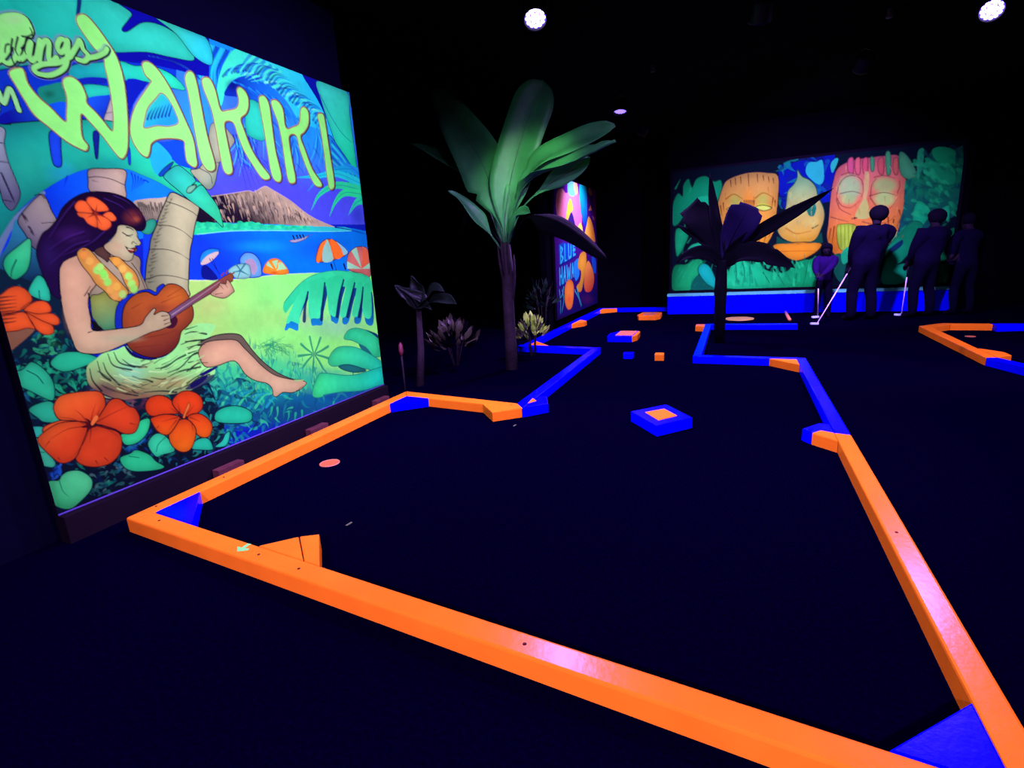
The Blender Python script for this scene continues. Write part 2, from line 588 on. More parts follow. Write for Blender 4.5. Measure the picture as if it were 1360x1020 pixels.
# lower feather fans hanging behind the letters
for cx, cy, n, l in ((400, 480, 12, 330), (700, 640, 10, 240), (860, 560, 9, 260), (330, 620, 8, 260)):
    for i in range(n):
        a = 0.35 + 0.12 * i
        cv.stroke([(cx, cy), (cx + l * 0.5 * math.cos(a + 0.5), cy + l * 0.55 * math.sin(a + 0.3)), (cx + l * math.cos(a + 0.7) * 0.8, cy + l * math.sin(a + 0.6))],
                  3.4, ['0A2CC0', '32C8FF', '1E78FF'][i % 3], 0.5, 0.55)
for i in range(7):
    cv.stroke([(300 + i * 20, 600), (340 + i * 22, 760), (390 + i * 28, 960 - 12 * i)], 2.2, '140A96', 0.5, 0.8)
for i in range(120):
    x, y = rng.uniform(330, 960), rng.uniform(400, 840)
    l = rng.uniform(50, 150)
    an = 1.0 + 0.45 * (x - 600) / 400 + rng.uniform(-0.2, 0.2)
    cv.stroke([(x, y), (x + l * 0.5 * math.cos(an - 0.15), y + l * 0.5 * math.sin(an - 0.15)), (x + l * math.cos(an), y + l * math.sin(an))], rng.uniform(1.2, 3.2), ['0A1CB0', '3CD2FF', '1478FF', '0A32D8', '20B0F0'][i % 5], 0.4, 0.5)
# teal leaf spray between the first letters
cv.poly('395,370 480,400 520,560 500,640 400,600 380,500', '2AC8C0', line='0A3C8C', lw=0.6)
# dark gap and right-hand banana leaf
cv.poly('760,190 870,238 890,340 960,470 1010,640 940,520 860,360', '0410A8')
cv.poly('862,238 1060,312 1080,470 1120,760 1140,960 1090,830 1000,690 930,500 885,360', '28DCC8', grad=((900, 300), '3CD8DC', (1120, 760), '18DCB4'), line='0A2CA0', lw=0.8)
cv.stroke('880,330 950,470 1020,580 1090,650', 1.0, '0A3C8C', 0.6)
cv.poly('940,600 1010,690 1100,830 1140,1000 1030,860 960,760 940,690', '1E96FF', line='0A1EA0', lw=0.9)
for i in range(6):
    cv.stroke([(960, 640 + i * 26), (1040, 740 + i * 24), (1130, 900 + i * 20)], 2.6, ['0A32D2', '32DCE6'][i % 2], 1.0, 0.7)

# upper left broad leaves
cv.crop(*K1)
cv.poly('-900,-300 1180,-300 1180,600 900,560 870,1100 -900,1100', '0430C8', False)
cv.poly('700,-80 1400,220 1400,520 780,380 800,180', '0408A4', False)
cv.poly('-900,-260 560,-260 720,-20 800,30 880,90 862,130 815,195 850,212 960,150 1090,175 1220,265 1300,400 1150,385 980,350 780,352 720,330 300,420 -900,520', TEAL,
        grad=((760, 40), '30D0C8', (420, 360), '12A8A2'), line=BLK, lw=0.7)
cv.blob(420, 160, 330, 180, '22B8B2', 0.7)
cv.blob(80, 200, 300, 200, '129490', 0.6)
cv.stroke('528,-60 530,20 520,105', 6, '0A2C78', 4.5)
cv.poly('1045,115 1360,235 1420,430 1300,380 1180,230', '46E2C8', grad=((1060, 130), '3CDCC0', (1380, 360), '28C8F0'), line=BLK, lw=0.6)
cv.poly('780,362 900,352 1010,366 960,420 880,420 800,402', '0408A0')
for i in range(7):
    cv.stroke([(980 + i * 14, 372 + i * 2), (1150 + i * 16, 410 + i * 6), (1310 + i * 16, 500 + i * 16)], 1.4, ['0A1478', '0A46C8'][i % 2], 0.7, 0.85)
cv.poly('480,440 640,420 800,408 900,440 1010,440 1150,500 1240,600 1140,588 980,548 840,540 600,520 470,540', '1EC0C8', grad=((1000, 470), '28DCC4', (560, 480), '16A8C0'), line=BLK, lw=0.6)
cv.poly('490,540 600,518 720,528 700,560 560,566', '0A1EB4')
cv.poly('840,540 980,556 930,640 850,745', '0418B8')
cv.poly('560,568 740,584 760,640 640,656 585,664', '22C4BC', line=BLK, lw=0.5)
cv.poly('580,664 700,640 760,660 780,880 690,840 610,740', '0A3CE6', grad=((600, 680), '1450F0', (740, 800), '0418A8'))
cv.poly('692,820 720,720 745,650 760,700 758,880 730,870', 'B4A4B4', line=BLK, lw=0.6)
cv.stroke('700,760 750,750', 0.7, '302840')
cv.poly('255,600 330,570 430,560 440,690 300,690', '128078')
cv.blob(330, 630, 60, 40, '0A5048', 0.7)
cv.poly('150,720 240,742 330,700 440,690 440,820 360,770 320,800 20,840 10,770', '0A3CE6', grad=((60, 780), '0410A0', (400, 720), '0A50F0'))
cv.stroke('820,780 850,740', 1.0, BLK)
# the great arching leaf
cv.crop(*K3)
cv.poly('-700,-90 20,-75 60,-80 330,-100 420,-70 600,-110 900,-60 1000,60 1150,150 1260,200 1310,300 1360,330 1440,500 1495,610 1400,520 1250,420 1160,372 1050,310 940,262 850,228 700,222 590,226 460,270 290,372 190,450 100,540 30,660 -120,900 -700,900', '16A4A4',
        grad=((60, 150), '108E96', (1300, 380), '28DCB8'), line=BLK, lw=0.8)
cv.blob(150, 200, 260, 260, '22A89A', 0.6)
cv.blob(420, 250, 150, 120, '1E90D8', 0.5)
cv.blob(750, 190, 260, 90, '128C9C', 0.6)
cv.poly('1010,60 1100,40 1230,40 1240,150 1290,220 1200,200 1150,160', '0A46EB')
cv.poly('1000,60 1060,50 1150,150 1110,200 1060,270 1010,190', '1EA8EB')
cv.poly('1060,262 1110,205 1160,175 1140,215 1090,270', '0A50DC', line=BLK, lw=0.6)
cv.poly('1245,370 1270,340 1310,325 1310,345 1270,380', '64B4A0', line=BLK, lw=0.6)
cv.poly('330,-20 400,-20 410,100 415,190 395,212 360,195 340,120', '1440E6', line=BLK, lw=0.9)
cv.poly('622,-20 662,-20 660,90 655,150 640,152 630,90', '0A1E96', line=BLK, lw=0.6)
cv.poly('850,80 870,90 875,185 860,188', '0A3CDC', line=BLK, lw=0.5)
# far left trunk
cv.poly('-300,-60 10,-60 30,60 60,180 110,300 138,390 110,470 70,500 20,440 -40,300 -300,200', '8C8CC0', grad=((0, 60), '9AA0C8', (110, 420), '605C90'), line=BLK, lw=0.8)
for s in ('-20,45 20,50', '-20,170 60,180', '20,430 80,440'):
    cv.stroke(s, 0.9, BLK)
for i in range(9):
    cv.stroke([(10 + i * 9, 250 + i * 20), (28 + i * 9, 290 + i * 20)], 2.6, '20183C', 0.6, 0.8)
# pale arc, and the blue openings under the arch with trunks
cv.poly('-700,900 -120,880 30,650 100,540 190,450 290,372 460,270 590,226 700,222 850,228 940,262 1050,310 1160,372 1250,420 1320,470 1320,700 900,700 300,1100 -700,1200', '0A46FF', grad=((300, 500), '0032F0', (1000, 600), '0A78FF'))
cv.poly('-120,890 20,660 100,540 200,450 285,375 300,400 180,500 90,620 30,740 -60,940', '6478B4')
cv.poly('-80,960 60,720 110,560 200,690 260,760 420,1000 300,1200 -80,1200', '0A5A78', grad=((100, 620), '2878B0', (200, 1000), '041848'))
cv.poly('120,570 180,480 270,395 310,420 345,500 380,575 330,640 270,760 215,740 170,660', 'AA96AA', grad=((330, 480), 'B09CA8', (170, 680), '6A5C84'), line=BLK, lw=0.9)
cv.stroke('235,400 270,392 300,420', 1.2, BLK)
cv.stroke('280,585 370,578', 0.8, BLK)
for q in ('150,520 175,580', '165,540 190,575', '195,610 225,650', '210,640 230,670'):
    cv.stroke(q, 3.0, '281C34', 0.8, 0.85)
for i in range(6):
    cv.stroke([(880 + i * 22, 250 + i * 12), (890 + i * 16, 300), (880 + i * 14, 370 - i * 8)], 2.4, '0418C0', 0.6, 0.8)
cv.stroke('450,270 430,340', 2.2, '0418C0', 0.6, 0.8)
cv.poly('595,228 700,221 838,232 836,330 836,420 700,420 600,370 590,300', 'C09CA4', grad=((620, 300), 'A88C98', (800, 340), 'C8A8A4'), line=BLK, lw=0.9)
cv.stroke('595,280 650,275 740,290 832,330', 1.0, BLK)
cv.stroke('620,300 660,310', 2.4, '705868', 0.8, 0.6)

# mountain, tree line, water
cv.crop(*K4)
cv.poly('-300,330 60,330 1100,420 1200,440 1260,760 -300,790', '0A5CFF', False, grad=((500, 440), '0072F8', (300, 720), '0A3CFF'))
cv.blob(500, 540, 260, 60, '0A96FF', 0.7)
cv.blob(900, 560, 260, 110, '0A46F0', 0.6)
cv.poly('150,205 260,190 330,180 400,168 440,176 510,138 560,160 680,232 740,280 780,312 860,360 930,392 1000,418 900,420 650,395 450,388 230,380 40,380 0,300', '907884',
        grad=((540, 150), 'BC9C98', (440, 390), '180C24'))
MT = '150,205 260,190 330,180 400,168 440,176 510,138 560,160 680,232 740,280 780,312 860,360 930,392 1000,418 900,420 650,395 450,388 230,380 40,380 0,300'
for i in range(420):
    x = rng.uniform(150, 900)
    top = np.interp(x, [150, 400, 510, 680, 780, 860, 1000], [205, 168, 138, 232, 312, 360, 418])
    y = rng.uniform(top + 4, max(top + 5, 385))
    l = rng.uniform(20, 60)
    if y + l > 400:
        continue
    f = (y - top) / (400 - top + 1)
    col = ['E0B4A8', '9A8490', 'B8988C'][i % 3] if rng.uniform() > f else ['120A22', '3A2838', '08041A'][i % 3]
    cv.stroke([(x, y), (x + rng.uniform(2, 26), y + l)], rng.uniform(1.0, 3.4), col, 0.5, 0.6)
cv.stroke('150,205 260,190 400,168 440,176 510,138 560,160 680,232 780,312 860,360 1000,418', 1.0, 'D8B4B4', 0.8, 0.6)
cv.poly('-60,250 60,290 230,420 40,380 -60,380', '120A20', False)
tl = [(-40, 440), (-40, 400)]
for i in range(23):
    x = 0 + i * 48
    tl.append((x, 385 + 30 * (i / 22) - (28 if i in (8, 9) else 12) * (1 - i / 30) * (1 if i % 2 else 0.4)))
tl += [(1090, 435), (900, 442), (600, 436), (300, 438), (60, 462)]
cv.poly(tl, '2AD8A0', grad=((200, 380), '28D8A8', (900, 430), '28BEDC'))
for i in range(34):
    tx = 10 + i * 24
    cv.blob(tx, 404 + tx * 0.02 - (14 if 330 < tx < 470 else 0) - (i % 3) * 5, 30 - tx * 0.02, 26 - tx * 0.018, ['22C8A0', '2CDCA8', '1CB898'][i % 3], 0.95, 0.8)
for i in range(60):
    cv.blob(rng.uniform(0, 760), rng.uniform(395, 428), 20, 12, ['18A890', '48F0B8', '20C8B0'][i % 3], 0.6)
cv.stroke('60,458 300,436 600,434 900,440 1090,436', 1.2, '78E6E6', 0.8, 0.8)
cv.stroke('980,412 1060,424 1180,455', 1.6, '0A28A0', 0.8)
cv.poly('675,500 740,488 800,468 780,492 710,515', 'A8A0D8', line='28206E', lw=0.5)
for x in (700, 725, 745, 765):
    cv.stroke([(x, 470 - (x - 700) * 0.1), (x + 10, 495 - (x - 700) * 0.2)], 2.6, '100A3C', 1.6)
cv.stroke('800,470 835,458', 0.8, '504898')

# sand and grass
cv.crop(*K6)
cv.poly('-80,110 100,112 330,105 600,75 840,62 1300,40 1330,800 900,900 -80,620', '98EC80', False, grad=((120, 200), 'B0DC80', (520, 250), '90F088'))
cv.blob(150, 280, 170, 120, 'B4C07C', 0.7)
cv.blob(560, 370, 220, 150, 'A8DC80', 0.6)
cv.blob(1000, 420, 260, 120, '8CC8B0', 0.8)
cv.blob(780, 350, 60, 120, 'B0C0B0', 0.7)
cv.stroke('-20,112 120,112 330,104 600,74 840,62', 1.6, 'DCF4C8', 0.8, 0.7)
for gx, gy, grx, gry, gc in ((300, 760, 330, 200, '3CC898'), (600, 740, 300, 200, '48CC98'), (900, 800, 330, 150, '2AB0A0'), (500, 900, 420, 170, '1498A0'), (900, 930, 420, 130, '0A60A8'), (300, 960, 420, 170, '1480A0'), (600, 1000, 500, 110, '0A4C90'), (1200, 880, 300, 90, '0A60B0')):
    cv.blob(gx, gy, grx, gry, gc, 0.95, 0.25)
cv.mottle('-80,640 300,640 600,640 900,700 1320,760 1320,900 800,1020 300,1200 -80,1200', ['28D0A0', '0A78A0', '3CE0A8', '1490A8', '0A4880'], 420, 26, 0.55, 1.6)
for i in range(240):
    x, y = rng.uniform(330, 860), rng.uniform(500, 900)
    if y < 500 + abs(x - 480) * 0.35:
        continue
    cv.stroke([(x, y), (x + rng.uniform(-18, 10), y - rng.uniform(25, 70))], 1.8, ['1EB488', '0A7C78', '50DC98', '2890A8', '78E890'][i % 5], 0.4, 0.6)
for i in range(40):
    cv.stroke([(500 + i * 2 + rng.uniform(-60, 130), 560 + rng.uniform(-30, 60)), (480 + i * 2 + rng.uniform(-60, 130), 500 + rng.uniform(-20, 60))], 1.5, '148C70', 0.4, 0.5)
for i in range(10):
    cv.stroke([(180 + i * 38, 960 + rng.uniform(-10, 20)), (230 + i * 40, 880), (300 + i * 40, 830 + i * 6)], 4.0, ['1EA8D8', '3CD8A8', '0A64B4'][i % 3], 1.0, 0.75)
# star plant
for i in range(9):
    a = i * 2 * PI / 9 + 0.25
    cv.stroke([(840 + 15 * math.cos(a), 605 + 12 * math.sin(a)), (840 + 60 * math.cos(a), 605 + 60 * math.sin(a)), (840 + 105 * math.cos(a), 605 + 120 * math.sin(a))], 2.2, '22A080', 3.6, 0.9)
    cv.stroke([(840, 605), (840 + 100 * math.cos(a), 605 + 110 * math.sin(a))], 0.6, '0A5850', 0.5, 0.8)

# parasols and beach shelters
cv.crop(*K4)
cv.poly('75,640 90,585 140,555 205,560 200,590 150,640 95,662', '1E8CFF', line='04189A', lw=0.8)
cv.poly('85,650 130,600 195,575 200,592 150,642 98,664', 'D8B8C8')
cv.stroke('140,620 210,725', 1.0, '0A1478')
cv.stroke('160,620 190,690', 1.0, '0A1478')
cv.poly('90,680 130,670 200,760 100,755', '04128C')
cv.poly('345,650 350,610 385,580 440,590 480,640 490,700 480,740 380,740', '6AA8FF', line='0418B4', lw=1.0)
cv.poly('380,640 430,625 460,680 440,730 400,690', 'B090C8')
cv.poly('265,705 300,670 350,655 400,660 415,690 410,745 330,755 300,740', '8CC8DC', line='0A4890', lw=0.6)
for q in ('320,660 345,700 330,750', '380,655 345,700 300,710', '345,700 400,730'):
    cv.stroke(q, 2.4, '1E6C90', 1.0, 0.9)
cv.poly('505,715 505,680 530,640 570,620 610,630 650,670 668,718 590,728', 'FF8C28', line='C85014', lw=0.5)
for q in ('535,640 570,690 520,665', '600,630 588,690 560,640', '625,645 590,700 660,690', '600,655 620,640 600,690'):
    cv.poly(q, '9CD8B0', False)
cv.blob(575, 715, 40, 16, 'C83C0A', 0.8)
cv.poly('855,640 860,580 885,520 930,490 990,505 1040,545 1068,580 1040,605 990,625 930,640', 'F06428', line='281450', lw=0.7)
cv.poly('905,530 930,495 960,580 965,635 900,640', '90C4C8')
cv.poly('880,540 900,510 925,500 900,560 880,640 858,638', 'FF7828')
cv.poly('950,500 985,510 1035,585 1035,605 985,620', 'FF6E28')
cv.poly('990,508 1040,545 1066,580 1040,598 1020,550', '8CC0E6')
cv.stroke('970,635 990,700', 0.9, '0A1450')
cv.stroke('955,660 965,690', 3.2, '0A0A50', 2.4)
cv.stroke('1040,660 1050,690', 3.2, '0A0A50', 2.4)
cv.poly('1060,650 1070,590 1110,550 1160,540 1200,560 1215,660 1215,740 1160,720 1080,700', 'E07078', line='28145A', lw=0.6)
for q in ('1090,570 1125,545 1160,690', '1165,542 1160,690 1190,555', '1062,640 1160,690 1062,690', '1160,690 1212,650 1215,690'):
    cv.poly(q, 'A0D8C8', False)
cv.poly('1165,545 1190,552 1205,600 1208,650 1160,690', 'F0644C', False)

# right-hand cut leaf with its blue shade
cv.crop(*K6)
F = ['655,390 690,300 740,200 800,130 812,190 772,270 748,350 742,402 690,385 670,400', '810,362 803,260 812,180 840,110 918,100 908,200 886,300 882,362 840,366',
     '940,325 930,220 926,110 1000,80 1038,95 1012,200 987,347 952,342', '1015,345 1040,220 1070,110 1114,110 1088,220 1056,348',
     '1095,342 1116,220 1135,130 1166,140 1152,260 1136,348', '1170,342 1165,170 1214,140 1224,350']
cv.poly('635,280 720,185 800,95 880,62 1000,48 1120,62 1220,100 1232,200 1245,380 1180,300 1060,380 980,420 880,400 850,450 760,420 650,450 620,400', '0A64B4', a=0.0)
for f in F:
    P = [tuple(map(float, q.split(','))) for q in f.split()]
    cv.poly([(x - 10 if f is F[0] else x + 14, y + 46) for x, y in P], '0A6EC8', grad=((800, 200), '083C8C', (800, 440), '1088E6'))
cv.poly('640,262 740,140 840,75 980,46 1130,64 1215,98 1226,190 1160,170 1000,150 900,150 800,180 700,270 650,330', '2ED0A0')
for f in F:
    cv.poly(f, '38DCA8', grad=((900, 90), '28C898', (900, 360), '40E6B4'))
for q in ('800,190 780,290 775,380', '912,130 900,260 890,370', '1038,110 1012,220 995,350', '1112,130 1088,240 1065,350', '1168,160 1158,260 1142,350'):
    cv.stroke(q, 3.0, '0A2464', 6.0, 0.95)
cv.stroke('640,262 740,140 840,75 980,46 1130,64 1215,98', 1.0, '146C78', 0.8, 0.7)
cv.poly('1040,500 1075,442 1150,434 1270,488 1300,600 1240,622 1170,555 1100,515', '34DCA8', line='147880', lw=0.6)
cv.poly('1140,540 1190,560 1235,622 1180,600', '1A6880')
cv.poly('1180,440 1260,470 1270,500 1230,470', '0A3C6C')
cv.poly('935,645 975,575 1040,552 1150,570 1310,670 1310,740 1200,706 1050,684 960,684', '34E0A8', grad=((960, 600), '3CDCA0', (1300, 680), '22DCC8'), line='147880', lw=0.6)
cv.poly('1005,684 1080,674 1190,712 1120,728 1040,712', '1A7080', line='0A3850', lw=0.5)
cv.poly('828,868 868,750 910,732 1100,745 1320,690 1320,810 1150,850 1000,860 870,896', '30E0A8', grad=((860, 800), '3CE6A0', (1310, 760), '14DCD8'), line='147880', lw=0.6)
cv.poly('900,880 1000,862 1150,852 1310,805 1310,850 1000,920', '0A50A8', a=0.7)
# right-hand thin fronds
cv.crop(*K4)
for q, c in (('1175,60 1050,20 900,60 800,168', '14A0F0'), ('1175,130 1000,55 860,70 720,80', '1EC8F0'), ('1180,170 1000,130 880,190 822,296', '28D2A8'),
             ('1180,195 1050,180 985,240 945,335', '28DCA0'), ('1180,220 1120,250 1070,330', '22D2B0'), ('1180,100 1100,20 1000,-40', '1E8CFF')):
    cv.stroke(q, 13, c, 1.0)
    cv.stroke(q, 1.0, '0A50A0', 0.5, 0.6)
cv.blob(1130, 330, 60, 90, '0A28B8', 0.5)

# leaning main trunk
cv.crop(*K8)
cv.poly('770,235 830,215 900,120 960,160 950,240 930,330 890,362 840,320', 'B0AC9C', grad=((800, 200), 'C0B8A8', (920, 330), '90A098'), line=BLK, lw=0.8)
cv.stroke('830,218 900,260 915,320', 0.9, BLK)
cv.poly('900,-60 970,-80 1060,20 1040,80 960,180 900,130', 'A8A89C', line=BLK, lw=0.5)
cv.poly('390,450 470,425 560,420 640,418 640,520 560,560 480,600 420,640 470,560', '908088', grad=((500, 430), 'BCA49C', (480, 620), '241830'))
for i in range(14):
    cv.stroke([(420 + i * 14, 460 + rng.uniform(-20, 30)), (440 + i * 13, 510 + rng.uniform(0, 40))], 2.6, '181024', 0.6, 0.7)
cv.poly('440,640 480,570 530,560 540,600 500,660', '2A9C8C', line=BLK, lw=0.5)
cv.poly('640,380 720,410 790,450 828,480 815,545 800,600 785,690 770,760 762,860 755,1010 745,1080 480,1080 466,1000 475,860 495,760 505,690 545,590 560,540 600,450', 'B8AE98',
        grad=((520, 760), '8C8678', (700, 780), 'C8BCA4'), line=BLK, lw=1.1)
for q in ('610,440 700,470 780,510 812,535', '548,598 640,605 720,640 780,690', '500,762 600,760 690,785 765,832', '472,960 560,935 660,940 752,965'):
    cv.stroke(q, 1.0, BLK, 0.8)
for i in range(26):
    y = 430 + i * 22
    x = np.interp(y, [430, 590, 760, 1000], [615, 555, 505, 480])
    cv.stroke([(x + rng.uniform(0, 25), y), (x + rng.uniform(25, 55), y - rng.uniform(5, 18))], 2.2, '3A3430', 0.6, 0.6)
cv.blob(720, 760, 40, 260, 'D0C4AC', 0.5)
# leaf tip in front of the trunk and mountain
cv.poly('590,270 640,220 690,200 760,250 805,300 780,330 745,365 770,385 840,330 900,400 950,470 975,540 986,612 930,560 850,495 760,430 680,360 620,310', '30D8BC', grad=((640, 240), '30C8CC', (960, 560), '38E0B0'), line=BLK, lw=0.8)
cv.poly('742,372 758,342 800,330 806,346 775,380 752,384', '6CB0A0', line=BLK, lw=0.6)

# dark undergrowth, lower left
cv.crop(*K7)
cv.poly('-200,-800 60,-700 250,-620 340,-800 400,-800 420,-600 480,-420 520,-300 640,-100 700,40 900,60 1400,40 1500,300 1500,700 300,1000 -200,1000', '04103C', False, grad=((500, -200), '06203C', (500, 700), '041028'))
cv.mottle('20,-600 300,-500 480,-250 640,20 700,120 1400,120 1500,420 900,640 400,860 100,500', ['0A5C70', '083C78', '0A8478', '041C50', '1468A0', '020A24'], 620, 30, 0.55, 1.0)
cv.mottle('90,-60 400,-120 580,-40 560,80 300,160 120,60', ['18A088', '0C6C60', '20B890', '04302C'], 90, 34, 0.6, 0.8)
cv.mottle('250,-280 420,-320 420,-180 330,-130 200,-200', ['28A078', '104C40', '38B888', '082820'], 60, 26, 0.6, 0.6)
cv.mottle('600,600 820,540 900,700 640,800', ['286C78', '507C8C', '0A2038', '185868'], 60, 26, 0.5, 0.5)
cv.mottle('330,580 420,560 400,680 330,680', ['1450D8', '2868F0', '0A1E78'], 25, 24, 0.6, 1.0)
cv.mottle('820,440 1000,330 1010,480 900,520', ['1450C0', '0A3C98', '1E78C0'], 30, 30, 0.5, 1.0)
cv.mottle('660,80 900,150 1000,140 1000,260 900,260 700,180', ['5A2C5C', '7A4C64', '3A1C40'], 40, 34, 0.6, 0.7)
cv.mottle('1000,520 1500,330 1500,480 1080,620', ['0A4C98', '1878B0', '0A2860', '28A0A8'], 60, 26, 0.5, 0.6)

cv.mottle('1150,20 1450,0 1700,60 1700,420 1350,520 1150,300', ['0A5C88', '148C98', '0A3C6C', '1EA8A0', '041C48'], 160, 34, 0.7, 1.2)
GL = dict(line='041838', lw=0.9)
for q, c in (('200,-928 208,-820 184,-716 110,-650 62,-672 24,-742 40,-804 120,-872', None),):
    pass
cv.crop(*K3)
cv.poly('200,688 208,795 184,900 112,960 62,942 24,870 40,808 120,740', '32CC98', **GL, grad=((60, 850), '28C090', (190, 760), '44D8A4'))
cv.stroke('110,830 80,900 75,960', 1.6, '0A4040', 0.9)
cv.crop(*K5)
cv.poly('193,172 230,100 266,76 312,122 336,198 330,250 250,232 200,205', '2CC8B0', **GL)
cv.stroke('262,180 266,235', 1.2, '0A5050')
cv.poly('338,672 378,612 450,588 560,594 662,636 580,680 430,722', '26BC9C', **GL)
cv.poly('36,730 60,708 140,712 215,655 312,720 360,800 366,890 332,912 200,850 80,792', '2CC0A0', **GL)
cv.stroke('180,712 250,750 290,800', 1.2, '0A4840')
cv.poly('-60,500 50,498 42,600 0,660 -60,670', '28C0A0', **GL)
cv.poly('-60,400 0,420 30,470 -20,500 -60,500', '1E8C88', **GL)
# left hibiscus
HIB, HL = 'FA5A28', '641414'
cv.poly('50,460 220,430 230,450 130,540 60,580', '8A5848')
cv.poly('-120,260 0,210 60,165 120,150 180,178 216,240 160,300 60,330 -120,340', HIB, line=HL, lw=0.8)
cv.poly('160,310 230,255 300,250 340,288 332,325 240,335', HIB, line=HL, lw=0.8)
cv.poly('170,318 250,335 340,330 392,360 394,402 350,408 280,380', HIB, line=HL, lw=0.8)
cv.poly('170,325 280,380 350,412 358,462 300,474 245,440 215,390', HIB, line=HL, lw=0.8)
cv.poly('-120,350 60,335 165,325 210,390 235,435 180,430 80,452 -120,440', HIB, line=HL, lw=0.8)
for i in range(8):
    cv.stroke([(-20, 230 + i * 24), (40 + i * 4, 222 + i * 24), (110, 215 + i * 24)], 3.2, '4A1C1C', 0.8, 0.8)
cv.stroke('140,300 200,255', 0.8, HL)
# leaves round the lower flowers
cv.crop(*K7)
cv.poly('193,222 250,180 350,168 420,292 300,303 250,272', '2AB8A0', **GL)
cv.poly('158,350 230,330 300,340 275,402 205,392', '2EB8B4', **GL)
cv.poly('186,432 250,408 300,480 372,572 340,606 228,560', '3CB4A0', **GL)
cv.stroke('220,500 300,505', 0.9, '0A4840')
cv.poly('288,742 330,696 394,690 412,660 460,630 540,628 612,680 610,752 540,832 470,882 390,872 312,812', '48CC98', **GL, grad=((560, 680), '58DCA8', (380, 850), '34AC7C'))
cv.stroke('396,690 420,760 460,800', 1.2, '1E7860', 0.6)
cv.poly('930,300 990,276 1004,310 980,382 920,440 850,457 818,432 812,384 890,375', '30D8A0', **GL)
cv.poly('803,542 870,512 912,488 1000,520 1042,562 1100,602 1030,626 900,632 830,604', '2AC898', **GL)
cv.stroke('860,530 930,540', 0.9, '0A5848')
cv.poly('988,450 1040,380 1110,398 1170,490 1090,520 1040,532', '34D0AC', **GL)
cv.stroke('1110,400 1060,450 1045,500', 0.9, '0A5848')
cv.crop(250, 580, 8.5)
cv.poly('40,130 70,50 150,10 230,20 275,100 265,145 130,145', '22C0AC', **GL)
cv.poly('300,110 380,40 420,-40 470,-60 450,60 400,108', '2CD0C4', **GL)
cv.crop(*K6)
cv.poly('180,1000 240,960 330,950 420,990 400,1060 200,1060', '24C8B0', **GL)

# the hula dancer ----------------------------------------------------------
SK = 'EEB09C'
cv.crop(*K5)
# skirt
cv.poly('690,600 780,575 850,550 900,600 1000,635 1110,618 1190,540 1235,450 1330,400 1440,412 1410,480 1375,560 1400,650 1440,700 1420,760 1330,820 1230,860 1080,880 930,900 800,905 680,860 600,810 580,730 590,680 640,640',
        '9CDCA8', grad=((1000, 640), 'A0F0A0', (960, 880), '8C6454'))
cv.blob(880, 720, 150, 110, '90DCC8', 0.8)
cv.blob(1300, 520, 120, 120, 'A8D888', 0.7)
cv.blob(1150, 790, 220, 60, 'C09870', 0.7)
cv.blob(700, 840, 130, 90, '6A4450', 0.8)
cv.blob(640, 740, 70, 90, '96AC84', 0.6)
for q in ('690,660 720,730 800,810', '650,650 680,740 740,780', '720,600 760,680 880,710', '760,590 800,660 900,690', '1040,700 1110,690 1180,640 1240,610', '1010,760 1100,770 1200,720 1340,690',
          '1150,850 1260,810 1330,760 1400,740', '1235,470 1290,455 1380,470', '1210,540 1280,515 1360,510', '1120,730 1210,690 1300,600 1380,590', '930,770 980,775 1020,790', '1230,640 1320,600 1400,610',
          '700,820 800,860 920,880', '960,860 1080,850 1180,860', '1250,560 1330,540 1400,545', '820,640 880,680 980,690', '1180,880 1280,850 1360,840', '600,700 620,780 680,850'):
    cv.stroke(q, 1.0, '0A1428', 2.6, 0.9)
for q in ('1000,720 1090,720 1180,670', '1080,800 1200,770 1300,730', '800,740 870,780 960,800', '1240,590 1330,570 1390,575'):
    cv.stroke(q, 2.0, 'D0F4C0', 0.8, 0.7)
cv.poly('1240,840 1300,790 1370,760 1440,740 1400,790 1330,830', '140A5A', a=0.9)
for i in range(90):
    x = rng.uniform(640, 1340)
    y = rng.uniform(620, 880)
    if y < 650 + max(0, (900 - x)) * 0.1 or (x > 1200 and y > 840):
        continue
    l = rng.uniform(50, 130)
    sl_ = -0.35 + (900 - x) * 0.0012 if x > 900 else 0.55 - (x - 640) * 0.0012
    wv = rng.uniform(-12, 12)
    cv.stroke([(x, y), (x + l * 0.5, y + l * 0.5 * sl_ + wv), (x + l, y + l * sl_)], rng.uniform(0.8, 2.0), ['142028', 'C8F4B0', '7A5844', '0A1828', 'D8E0A0', '48685C', 'A88868'][i % 7], 0.4, 0.7)
# leg
cv.crop(*K6)
cv.poly('60,545 150,490 250,468 340,474 385,520 430,580 500,655 600,730 700,772 760,775 700,790 560,745 430,640 350,560 250,540', '7E6A64', line=BLK, lw=0.9)
cv.poly('70,580 120,525 230,508 320,512 370,560 430,620 500,690 580,745 680,772 765,782 788,802 745,842 690,862 632,860 590,888 568,880 560,835 525,800 450,782 382,740 330,665 285,650 200,680 120,690 80,640', SK,
        grad=((200, 560), 'E8AC98', (620, 820), 'ECBCA8'), line=BLK, lw=0.8)
cv.blob(160, 620, 110, 70, 'E8B49C', 0.6)
cv.stroke('710,782 768,778', 2.4, 'A0C890', 1.6)
for q in ('740,835 770,815', '720,850 745,838'):
    cv.stroke(q, 0.7, '5A3838', 0.5)
for q in ('-20,440 60,415', '-20,520 60,515 150,495', '0,600 70,575', '0,660 90,640', '-10,720 60,670 130,660', '-10,800 80,740 200,690', '60,830 130,800 180,770', '0,570 60,540 110,540', '20,830 80,790 120,770'):
    cv.stroke(q, 1.6, '0A1428', 0.8, 0.9)
for q in ('0,480 60,460 150,450', '0,550 80,530', '-10,690 60,640 110,610'):
    cv.stroke(q, 2.4, 'A8E8A0', 1.0, 0.8)
